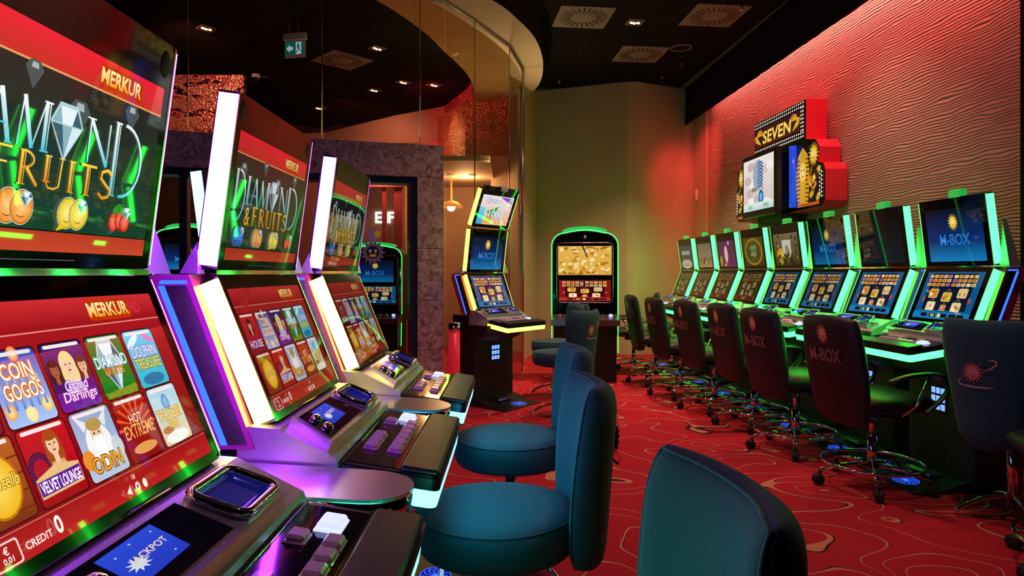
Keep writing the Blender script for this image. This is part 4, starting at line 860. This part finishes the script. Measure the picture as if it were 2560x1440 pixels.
def lounge_chair(label, loc, rz, zt=.93, logo=True, group='tall-backed round-seat chairs'):
    t = thing('lounge_chair', label, 'chair', loc, rz, group)
    LB = Matrix.Translation((-.268, 0, .40)) @ Matrix.Rotation(math.radians(-4), 4, 'Y') @ Matrix.Translation((0, 0, -.40))
    def back(m):
        cushion(m, lambda q: .150 + .065 * min(1, q * 1.25) ** 1.3, .37, zt - .02, .085, lambda a: .055 * abs(a) ** 1.9 - .018, .075, N=24, Mh=24, k=.5, p=9, M=LB)
    bk = part('backrest', ('lbk', zt), back, 'fabric', t)
    def edge(m):
        e = cushion(MB(), lambda q: .150 + .065 * min(1, q * 1.25) ** 1.3, .37, zt - .02, .085, lambda a: .055 * abs(a) ** 1.9 - .018, .075, N=24, Mh=24, k=.5, p=9)
        m.tube([(c + d * 1.0, y, z) for y, z, d, c in e], .0036, 6, True, LB)
    part('piping', ('lpip', zt), edge, 'piping', bk)
    if logo:
        k = ('llogo', zt)
        if k in CACHE: ob('embroidered_logo', CACHE[k], bk)
        else: sun_logo().build('embroidered_logo', bk, LB @ frame((-.0450, .03, .74), (0, -1, 0), (0, 0, 1)), 'print', key=k)
    st = part('seat', 'lseat', lambda m: m.lathe([(.02, .425), (.18, .425), (.215, .435), (.228, .455), (.23, .50), (.228, .525), (.215, .54), (.17, .548), (.08, .551), (.005, .551)], 40), 'fabric', t)
    part('piping', 'lspip', lambda m: m.tube([(.222 * math.cos(2 * PI * i / 48), .222 * math.sin(2 * PI * i / 48), .534) for i in range(48)], .0035, 6, True), 'piping', st)
    part('back_bracket', 'lbra', lambda m: m.tube(bezier([(-.05, 0, .415), (-.16, 0, .40), (-.255, 0, .42), (-.29, 0, .50)], 5), .014, 8), 'chrome', t)
    part('post', 'lpost', lambda m: (m.tube([(0, 0, .05), (0, 0, .43)], .022, 12), m.lathe([(.05, .42), (.11, .428), (.02, .428)], 16)), 'chrome', t)
    for i in range(4):
        an = PI / 4 + i * PI / 2; c, s_ = math.cos(an), math.sin(an)
        part('base_leg', ('lleg', i), lambda m: m.tube(bezier([(.02 * c, .02 * s_, .11), (.14 * c, .14 * s_, .085), (.25 * c, .25 * s_, .018)], 5), .012, 8), 'chrome', t)
    part('foot_ring', 'lring', lambda m: m.tube([(.17 * math.cos(2 * PI * i / 36), .17 * math.sin(2 * PI * i / 36), .16) for i in range(36)], .008, 8, True), 'chrome', t)
    return t
# right-hand swivel chairs: seat centre from the foot rings
oc = [((2.03, 3.72), 8, 'nearest black swivel chair with M-BOX logo, in front of the nearest green machine'), ((1.92, 4.47), 7, 'second black swivel chair with M-BOX logo from the right'),
      ((1.90, 5.18), 5, 'third black swivel chair with M-BOX logo from the right'), ((1.776, 5.79), 6, 'fourth black swivel chair from the right along the green machines'),
      ((1.647, 6.44), 4, 'fifth black swivel chair from the right along the green machines'), ((1.56, 7.15), 0, 'sixth black swivel chair from the right, near the back wall')]
for (x, y), a, lab in oc: office_chair(lab, (x, y, 0), PHI + math.radians(a))
office_chair('farthest black swivel chair turned sideways against the back wall', (1.46, 7.95, 0), math.radians(170))
office_chair('swivel chair cut by the bottom right edge, only its ring and seat showing', (2.30, 2.60, 0), math.radians(165), False)
lounge_chair('round-seat chair in front of the middle left machine, lit blue', (-.045, 1.87, 0), PI + math.radians(3))
lounge_chair('round-seat chair in front of the farthest left machine, lit teal', (-.005, 2.69, 0), PI + math.radians(4))
lounge_chair('nearest chair back rising from the bottom edge, lit green', (.035, .90, 0), PI + math.radians(6), zt=.945, logo=False)
lounge_chair('tall-backed chair with sun logo at the right edge of the picture', (2.44, 3.22, 0), math.radians(32), zt=1.02)
lounge_chair('dark chair with small sun logo before the upright machine', (.40, 5.55, 0), math.radians(140))
lounge_chair('dark chair half hidden right behind the chair with the small sun logo', (.42, 6.45, 0), math.radians(200), logo=False)

# ------------------------------------------------------------------ upright machine
def arch(w_, z0, z1, r=.14, rise=.03, n=8):
    p = [(-w_, z0), (w_, z0)]
    for i in range(n + 1): a = PI / 2 * i / n; p.append((w_ - r + r * math.cos(a), z1 - r + r * math.sin(a)))
    for i in range(1, 8): q = i / 8; p.append(((w_ - r) * (1 - 2 * q), z1 + rise * math.sin(PI * q)))
    for i in range(n + 1): a = PI / 2 + PI / 2 * i / n; p.append((-w_ + r + r * math.cos(a), z1 - r + r * math.sin(a)))
    return p
def art_parch(k=1.0):
    a = Art(k); a.rect(-.5, -.5, .5, .5, '#e0a838', '#e8b858'); rn = random.Random(5)
    for i in range(70): a.ell(rn.uniform(-.45, .45), rn.uniform(-.43, .43), rn.uniform(.02, .06), rn.uniform(.03, .07), rn.choice(['#f4d890', '#ffe8b0', '#c88828', '#e8b048', '#f8e0a0', '#b87820']), n=9)
    for i in range(30): a.ell(rn.uniform(-.48, .48), rn.choice([-1, 1]) * rn.uniform(.38, .47), .03, .03, '#a06818', n=7)
    a.poly([(-.06, .5), (-.03, .5), (.06, .12), (.035, .10)], '#3c342c'); return a
def upright(label, loc, rz, sc=1.0, k=1.0, group=None, tone='red', up='parch'):
    t = thing('upright_slot_machine', label, 'slot machine', loc, rz, group); S = Matrix.Diagonal((1, sc, sc, 1))
    part('body', ('ub', sc), lambda m: m.prism(arch(.36, .62, 1.585), -.30, -.02, S, axis='x'), 'black', t)
    part('base', ('ubs', sc), lambda m: (m.box((-.32, -.33, 0), (.10, .33, .62), S, bev=.01),), 'matte_black', t)
    fc = part('front_bezel', ('ubz', sc), lambda m: m.prism(arch(.335, .72, 1.565, .12), -.02, 0, S, axis='x'), 'gloss_black', t)
    path = [(-.008, y, z) for y, z in arch(.354, .62, 1.582)[1:]] + [(-.008, -.354, .62)]
    part('arch_light', ('ual', sc), lambda m: m.tube(path, .006, 6, M=S), 'led_arch', t)
    part('topper', ('utp', sc), lambda m: m.prism([(-.24, 1.60)] + [(.24 * math.cos(PI * i / 12), 1.60 + .055 * math.sin(PI * i / 12)) for i in range(13)][0:] , -.2, -.03, S, axis='x'), mat('green_dome', (.1, .5, .15), .3, emit=(.05, 1, .25), es=.35), t)
    part('crest', ('ucr', sc), lambda m: m.lathe([(.018, 0), (.018, .004), (.001, .006)], 10, S @ Matrix.Translation((.0, 0, 1.535)) @ Matrix.Rotation(PI / 2, 4, 'Y')), 'steel', fc)
    part('screen_rim', ('usr', sc), lambda m: m.tube([(.002, y, z) for y, z in rrpts(-.30, .835, .30, 1.475, .05)], .005, 6, True, S), 'steel', fc)
    if up == 'parch': art_parch(k).build('picture', fc, S @ frame((.001, 0, 1.285), (0, 1, 0), (0, 0, 1)) @ Matrix.Diagonal((.57, .31, 1, 1)))
    else: art_mbox(k).build('picture', fc, S @ frame((.001, 0, 1.10), (0, 1, 0), (0, 0, 1)) @ Matrix.Diagonal((1.1, .92, 1, 1)))
    art_menu(k, tone).build('picture', fc, S @ frame((.001, 0, .835), (0, 1, 0), (0, 0, 1)) @ Matrix.Diagonal((1.22, .74, 1, 1)))
    dk = part('deck', ('udk', sc), lambda m: m.prism([(-.02, .72), (.20, .66), (.20, .60), (-.02, .60)], -.36, .36, S, axis='y') if sc == 1 else m.prism([(-.02, .72 * sc), (.20, .66 * sc), (.20, .60 * sc), (-.02, .60 * sc)], -.36 * sc, .36 * sc, axis='y'), 'gunmetal', t)
    for i in range(7): part('button', ('ubt', sc, i), lambda m: m.lathe([(.022, 0), (.022, .012), (.012, .02), (.001, .02)], 12, Matrix.Translation((.08, (-.27 + .09 * i) * sc, .697 * sc)) @ Matrix.Rotation(.26, 4, 'Y')), 'btn_lit' if i == 6 else 'chrome', dk)
    for s_ in (-1, 1): part('side_light', ('usl', sc, s_), lambda m: m.tube([(.0, s_ * .352, .62), (.02, s_ * .352, .30)], .005, 6, M=S), 'led_arch', t)
    return t
upright('upright slot machine with rounded top and parchment screen before the back wall', P(1462, 682, 7.35) - Vector((0, 0, 1.2)), -PI / 2 - .08, 1.04, .95, 'machines at the back of the room')
upright('green-outlined slot machine standing beyond the glass door', P(938, 682, 8.3) - Vector((0, 0, 1.2)), -PI / 2 - .1, .96, .7, 'machines beyond the portal', 'blue', 'mbox')
upright('blue-screened slot machine glimpsed through the left of the portal', P(470, 682, 8.2) - Vector((0, 0, 1.2)), -PI / 2 + .3, 1.1, .9, 'machines beyond the portal', 'blue', 'mbox')
# red bollard beside the red machine
t = thing('bollard', 'red post with a chrome collar beside the red machine', 'bollard', P(1136, 682, 5.72) - Vector((0, 0, 1.2)))
part('post', None, lambda m: m.lathe([(.05, 0), (.05, .70), (.048, .70)], 20), mat('red_glow', (.7, .02, .05), .35, emit=(1, .02, .05), es=.25), t); part('collar', None, lambda m: m.lathe([(.053, .70), (.056, .705), (.056, .765), (.05, .77), (.001, .77)], 20), 'chrome', t)

# ------------------------------------------------------------------ jackpot sign on the rippled wall
def s_of(px, L): k = (px - 1280) / F; c, s_ = math.cos(PHI), math.sin(PHI); return L * (c - k * s_) / (k * c + s_)
LF = 3.186; Sn, Sf = s_of(2060, LF), s_of(1840, LF); Sc = (Sn + Sf) / 2; HWD = (Sf - Sn) / 2; un, uf = s_of(2012, LF), s_of(1886, LF)
t = thing('jackpot_sign', 'red stepped jackpot sign with SEVEN lettering and pharaoh art on the rippled wall', 'sign', RW(LF, Sc, 0))
SM = frame((0, 0, 0), (math.sin(PHI), -math.cos(PHI), 0), (0, 0, 1)); a0, a1 = Sc - uf, Sc - un     # local x: viewer's right (towards the camera)
def outline(g=0.0):
    h = HWD - g; zb, zt = 1.80 + g, 2.86 - g
    r = [(h, zb + .06), (h, 2.14), (h - .03, 2.20), (h - .12, 2.22), (h - .10, 2.36), (h - .16, 2.44), (h - .27, 2.46), (a1 - g, 2.48), (a1 - g, zt)]
    l = [(a0 + g, zt), (a0 + g, 2.48), (-h + .27, 2.46), (-h + .16, 2.44), (-h + .10, 2.36), (-h + .12, 2.22), (-h + .03, 2.20), (-h, 2.14), (-h, zb + .06)]
    return [(h - .06, zb)] + r + l + [(-h + .06, zb)]
sg = part('sign_casing', None, lambda m: m.prism(outline(), -.22, -.012, SM), mat('red_sign', (.75, .03, .07), .45), t)
part('sign_face', None, lambda m: m.prism(outline(.008), -.012, 0, SM), 'gloss_black', t)
a = Art(.9)
def bulbs(p0, p1, n, r=.011):
    for i in range(n): q = i / (n - 1); a.ell(p0[0] + (p1[0] - p0[0]) * q, p0[1] + (p1[1] - p0[1]) * q, r, r, '#fff4e0', n=7)
for dz in (2.835, 2.80): bulbs((a0 + .03, dz), (a1 - .03, dz), 26)
for dz in (2.545, 2.51): bulbs((a0 + .03, dz), (a1 - .03, dz), 26)
for dx in (a1 - .03, a1 - .065): bulbs((dx, 2.57), (dx, 2.79), 7)
a.rect(a0 + .02, 2.57, a1 - .09, 2.775, '#4c1c10', '#38141c')
m_ = (a0 + a1) / 2 - .03
for q in (-1, 1):
    for i in range(5): a.stroke([(m_ + q * (.36 + .03 * i), 2.60 + .01 * i), (m_ + q * (.46 + .012 * i), 2.70), (m_ + q * (.42 - .02 * i), 2.75 - .012 * i), (m_ + q * (.34 - .02 * i), 2.76 - .02 * i)], .014, '#f0c838', '#d87820')
a.text2('SEVEN', m_, 2.60, .13, '#ffe870', '#8c5008', wd=.62, shear=.12)
def pharaoh(x, s_):
    a.poly([(x - .10 * s_, 1.86), (x - .135 * s_, 2.1), (x - .09 * s_, 2.32), (x, 2.40), (x + .09 * s_, 2.32), (x + .135 * s_, 2.1), (x + .10 * s_, 1.86)], '#d8a020')
    for i in range(11):
        for q in (-1, 1): a.stroke([(x + q * .055 * s_, 1.88 + i * .04), (x + q * .125 * s_, 1.875 + i * .04)], .012, '#3c2408')
    a.ell(x, 2.16, .062 * s_, .095, '#f4c840', '#ffe890')
    for q in (-1, 1): a.ell(x + q * .024 * s_, 2.18, .012 * s_, .007, '#301808')
    a.rect(x - .018 * s_, 1.95, x + .018 * s_, 2.07, '#e8b030'); a.ell(x, 2.12, .016 * s_, .006, '#903818')
for q in (-1, 1):
    X = q * (HWD - .27); a.poly([(X - .21, 1.84), (X + .21, 1.84), (X + .21, 2.1), (X + .1, 2.4), (X - .21, 2.4)], '#1c1018')
    pharaoh(X - q * .10, 1.0); sun(a, X + q * .10, 2.30, .12, .8)
    for i in range(16): rn = random.Random(i); a.ell(X + q * .10 + rn.uniform(-.09, .09), 1.90 + rn.uniform(0, .26), .03, .05, rn.choice(['#d8a828', '#805008', '#f0d050', '#402808', '#e88828']), n=7, rot=rn.uniform(-1, 1))
    a.rect(X - .2, 1.83, X + .2, 1.86, '#c05818'); bulbs((q * (HWD - .03), 1.9), (q * (HWD - .03), 2.12), 7); bulbs((q * (HWD - .06), 1.92), (q * (HWD - .06), 2.14), 7)
a.build('sign_print', t, SM @ Matrix.Translation((0, 0, .0006)))
mo = part('monitor', None, lambda m: (m.box((-.40, 1.79, .10), (.40, 2.46, .17), SM, bev=.008), m.box((-.3, 1.85, 0), (.3, 2.4, .10), SM)), 'black', t)
a = Art(.9); a.rect(-.36, 1.86, .36, 2.41, '#d8c8c0', '#f4ece8')
rn = random.Random(4)
for i in range(14): a.ell(rn.uniform(-.3, .3), rn.uniform(1.92, 2.36), .09, .05, rn.choice(['#e0c8c0', '#f8f4f0', '#d0b8b4']), n=10)
a.ell(.0, 2.22, .12, .17, '#9cb0c0'); 
for i in range(8): a.stroke([(-.01 + .0 * i, 2.34 - .035 * i), (.06, 2.36 - .035 * i), (.12, 2.33 - .037 * i)], .014, '#28489c')
a.poly([(-.02, 2.06), (.10, 2.06), (.12, 1.93), (.02, 1.93)], '#dfe6ea'); a.ell(.07, 1.99, .06, .075, '#2058a0'); a.ell(.07, 1.99, .035, .045, '#60c0e0'); a.rect(-.15, 2.06, -.05, 2.10, '#8c8468')
a.rect(-.36, 1.86, .36, 1.94, '#c0d8d8', '#e8f4f0'); a.text('8021', -.18, 1.88, .04, '#20b060', bold=.02); a.text('10000', .18, 1.88, .04, '#20b060', bold=.02)
a.build('picture', mo, SM @ Matrix.Translation((0, 0, .1705)))
for q in (-1, 1): part('blue_column', None, lambda m: m.tube([SM @ Vector((q * .47, 1.84, .03)), SM @ Vector((q * .47, 2.44, .03))], .035, 14), mat('blue_gloss', (.02, .06, .6), .15, emit=(.02, .1, 1), es=.6), t)
part('bracket', None, lambda m: m.box((-.28, 1.72, -.2), (.28, 1.80, .05), SM), 'matte_black', t)

# ------------------------------------------------------------------ ceiling fittings
FIT = []
nm = ['left of the exit sign', 'right of the exit sign', 'low left in the cluster of three', 'in the middle of the cluster of three', 'at the right of the cluster of three', 'farthest away over the portal', 'between the round-slotted air diffusers']
for i, q in enumerate(DOWN):
    p = ceil_at(*q); t = thing('downlight', 'square recessed downlight with three small bulbs, ' + nm[i], 'downlight', (p.x, p.y, CEIL), math.radians(45 if i < 6 else 8), 'square recessed ceiling downlights')
    part('frame', 'dlf', lambda m: m.prism(rrpts(-.09, -.09, .09, .09, .006, 2), -.008, 0), 'diffuser', t); part('recess', 'dlr', lambda m: m.box((-.07, -.07, -.0095), (.07, .07, -.008)), 'matte_black', t)
    for j in range(3): part('bulb', ('dlb', j), lambda m: m.lathe([(.001, -.02), (.014, -.018), (.02, -.0095), (.02, -.009)], 12, Matrix.Translation((-.04 + .04 * j, .012 * (j % 2), 0))), 'lamp_warm', t)
for q, rot, lab in (((1785, 38), 6, 'bright air diffuser with radial slots, upper right of the ceiling'), ((1600, 135), 6, 'air diffuser with radial slots, middle of the right ceiling'), ((1458, 42), 6, 'dark air diffuser with radial slots beside the soffit'), ((855, 150), 45, 'dim air diffuser with radial slots behind the glass')):
    p = ceil_at(*q); t = thing('air_diffuser', lab, 'air vent', (p.x, p.y, CEIL), math.radians(rot), 'square radial-slot air diffusers')
    part('plate', 'adp', lambda m: m.box((-.297, -.297, -.012), (.297, .297, .0), bev=.003), 'diffuser', t); part('hub', 'adh', lambda m: m.lathe([(.001, -.018), (.10, -.017), (.115, -.012), (.115, -.01)], 24), 'diffuser', t)
    for i in range(24):
        part('slot', 'ads', lambda m: m.box((.14, -.010, -.0135), (.265, .010, -.0115)), 'matte_black', t).rotation_euler = (0, 0, 2 * PI * i / 24 + .12)
p = ceil_at(1703, 119); t = thing('ceiling_speaker', 'round dark ceiling speaker beside the air diffusers', 'speaker', (p.x, p.y, CEIL))
part('ring', None, lambda m: m.lathe([(.13, 0), (.13, -.012), (.115, -.014), (.112, -.004)], 32, cap=False), 'diffuser', t); part('grille', None, lambda m: m.lathe([(.001, -.008), (.112, -.006), (.112, 0)], 32), 'dark_paint', t)
def camdome(q, lab, g=None):
    p = ceil_at(*q); t = thing('security_camera', lab, 'camera', (p.x, p.y, CEIL), 0, g)
    part('housing', 'camh', lambda m: m.lathe([(.06, 0), (.06, -.04), (.055, -.05), (.03, -.05)], 18), 'white_plastic', t); part('dome', 'camd', lambda m: m.lathe([(.05, -.05), (.045, -.075), (.025, -.095), (.001, -.10)], 18, cap=False), 'gloss_black', t); part('arm', 'cama', lambda m: m.tube([(.05, 0, -.03), (.16, .02, -.03)], .008, 6), 'gunmetal', t)
camdome((640, 186), 'white dome security camera on the ceiling left of the portal glass')
for q, lab in (((1655, 185), 'small ceiling sprinkler above the convex wall corner'), ((1398, 197), 'small ceiling sprinkler beside the soffit edge'), ((1855, 12), 'small ceiling sprinkler beside the bright air diffuser'), ((1395 + 460, 400), None)):
    if lab is None: continue
    p = ceil_at(*q); t = thing('sprinkler', lab, 'sprinkler', (p.x, p.y, CEIL), 0, 'ceiling sprinklers'); part('stem', 'spst', lambda m: m.tube([(0, 0, 0), (0, 0, -.05)], .010, 8), 'steel', t); part('rose', 'sprs', lambda m: m.lathe([(.005, -.05), (.024, -.056), (.022, -.06), (.001, -.062)], 14), 'chrome', t)
# exit sign
p = P(738, 115, 6.6); t = thing('exit_sign', 'green running-man exit sign with arrow hanging from the ceiling behind the glass', 'sign', p, math.radians(-14))
part('top_housing', None, lambda m: m.box((-.122, -.03, .055), (.122, .03, .125), bev=.006), mat('sign_grey', (.5, .48, .55), .4), t); pl = part('plate', None, lambda m: m.box((-.115, -.008, -.115), (.115, .008, .055), bev=.003), mat('sign_plate', (.6, .6, .65), .3), t)
a = Art(.62); a.rect(-.105, -.09, .105, .04, '#0a5a3c', '#0a6a48'); a.rect(.012, -.085, .072, .036, '#c8ccf0')
a.poly([(-.095, -.025), (-.055, .015), (-.055, -.008), (-.02, -.008), (-.02, -.042), (-.055, -.042), (-.055, -.065)], '#c8c4f0')
a.ell(.036, .020, .009, .010, '#06281c'); a.stroke([(.038, .008), (.044, -.028)], .016, '#06281c'); a.stroke([(.044, -.028), (.028, -.045), (.018, -.075)], .009, '#06281c'); a.stroke([(.046, -.028), (.056, -.05), (.068, -.055)], .009, '#06281c'); a.stroke([(.036, .002), (.022, -.008), (.018, -.022)], .007, '#06281c'); a.stroke([(.04, .004), (.054, -.006), (.064, .004)], .007, '#06281c')
a.build('sign_print', t, frame((0, -.0085, 0), (1, 0, 0), (0, 0, 1)))
for x in (-.07, .03): part('hanger', None, lambda m: m.tube([(x, 0, .12), (x, 0, CEIL - p.z)], .003, 5), 'gunmetal', t)
# red ceiling spot and its fitting, added to redden the far corner
p = RW(2.72, 8.35, CEIL); tgt = RW(WALL_L - .05, S_FAR + .35, 2.35)
t = thing('added_spot', 'small black ceiling spot added to throw red light on the far wall corner', 'added_spot', p)
d = (tgt - Vector((p.x, p.y, CEIL - .10))).normalized(); Q = d.to_track_quat('Z', 'Y').to_matrix().to_4x4()
part('mount', None, lambda m: m.lathe([(.03, 0), (.03, -.015), (.008, -.02), (.008, -.10), (.001, -.10)], 12), 'matte_black', t)
part('can', None, lambda m: m.lathe([(.02, -.06), (.028, -.055), (.03, .05), (.026, .05), (.024, .03), (.001, .03)], 14, Matrix.Translation((0, 0, -.10)) @ Q), 'matte_black', t)
lamp('corner_fill', 'SPOT', Vector((p.x, p.y, CEIL - .10)) + d * .06, (1, .05, .06), 140, tgt, spot_size=math.radians(52), spot_blend=.9, shadow_soft_size=.03)
# wall sensor
q = RW(WALL_L - .015, s_of(1747, WALL_L), 0); t = thing('wall_sensor', 'small white motion sensor on the red strip of wall', 'sensor', (q.x, q.y, P(1747, 487, q.y).z), PHI)
part('box', None, lambda m: m.box((-.045, -.03, -.085), (0, .03, .085), bev=.01), 'white_plastic', t); part('lens', None, lambda m: m.lathe([(.022, 0), (.018, .008), (.001, .012)], 12, Matrix.Translation((-.045, 0, -.04)) @ Matrix.Rotation(-PI / 2, 4, 'Y')), 'diffuser', t)
# ------------------------------------------------------------------ beyond the door: glass leaf with sun decal, posts, lit letters
DS = js + .06
o = struct('door_1', lambda m: m.box((js + .08, .02, .11 * PZ), (js + .78, HEAD - .07, .125 * PZ), PFR), 'glass', 'glass door leaf with a frosted smiling sun decal', cat='door')
a = Art(2.2)
px_s = s_at(935); zc = CAMH + (HY - 630) / F * (PR + pd * px_s).y
a.star(0, 0, .115, .078, 14, '#6c6080'); a.ell(0, 0, .058, .058, '#0c0a14'); a.ell(0, -.028, .034, .014, '#b8a840')
for q in (-1, 1): a.ell(q * .024, .012, .013, .017, '#b0a0d0')
a.ell(.005, .155, .055, .065, '#8c78a8'); a.ell(.04, .165, .028, .034, '#d0b838')
a.poly([(-.02, .09), (.06, .12), (.05, .135)], '#8c78a8')
DM = frame(PFR @ Vector((px_s, zc, .108 * PZ)), -pd, (0, 0, 1)); a.build('door_decal', o, DM, 'print')
part('door_handle', None, lambda m: m.tube([PFR @ Vector((js + .14, .85, .09 * PZ)), PFR @ Vector((js + .14, 1.25, .09 * PZ))], .012, 8), 'steel', o)
for (x0, x1, Z, c, lab) in ((955, 965, 8.9, 'red_paint', 'narrow red post beyond the glass door'), (985, 1006, 8.9, 'red_paint', 'wide red post beyond the glass door')):
    A = P(x0, 682, Z); B = P(x1, 682, Z); tag(ob('door_post', (lambda mb: (mb.box((A.x, Z, 0), (B.x, Z + .08, 2.6), bev=.005), mb.mesh('door_post', c))[1])(MB())), lab, 'post', 'red posts beyond the door')
A = P(905, 450, 8.85); B = P(1010, 465, 8.85); tag(ob('door_lintel', (lambda mb: (mb.box((A.x, 8.82, B.z - .02), (B.x, 8.9, A.z + .08), bev=.005), mb.mesh('door_lintel', 'red_paint'))[1])(MB())), 'red crossbar above the red posts beyond the door', 'beam')
A, B = P(880, 682, 9.3), P(1012, 682, 9.3)
struct('wall_lobby', lambda m: m.box((A.x, 9.3, 0), (B.x, 9.4, 2.7)), 'wood_light', 'warm wood wall behind the lit letters beyond the door')
lamp('lobby_lamp', 'POINT', (-1.75, 8.65, 2.5), (1, .4, .25), 9, shadow_soft_size=.08)
tl = thing('lit_letters', 'white lit letters on the wood wall beyond the door', 'sign', (0, 9.29, 0))
for ch, px in (('E', 947), ('I', 967), ('F', 979)):
    g = P(px, 558, 9.29); vs, fs, asp = textmesh(ch, .02); hh = .16
    mb = MB(); mb.add([(g.x + (u - .5) * asp * hh, -.012, g.z + v * hh) for u, v in vs], fs); ob('letter', mb.mesh('letter', 'led_white'), tl)
# lights too faint to be worth sampling on their own
for n_ in ('screen', 'led_key', 'btn_lit', 'led_white', 'amber', 'green_dome', 'box_green', 'red_glow', 'blue_gloss', 'tray_blue', 'led_arch'):
    MATS[n_].cycles.emission_sampling = 'NONE'
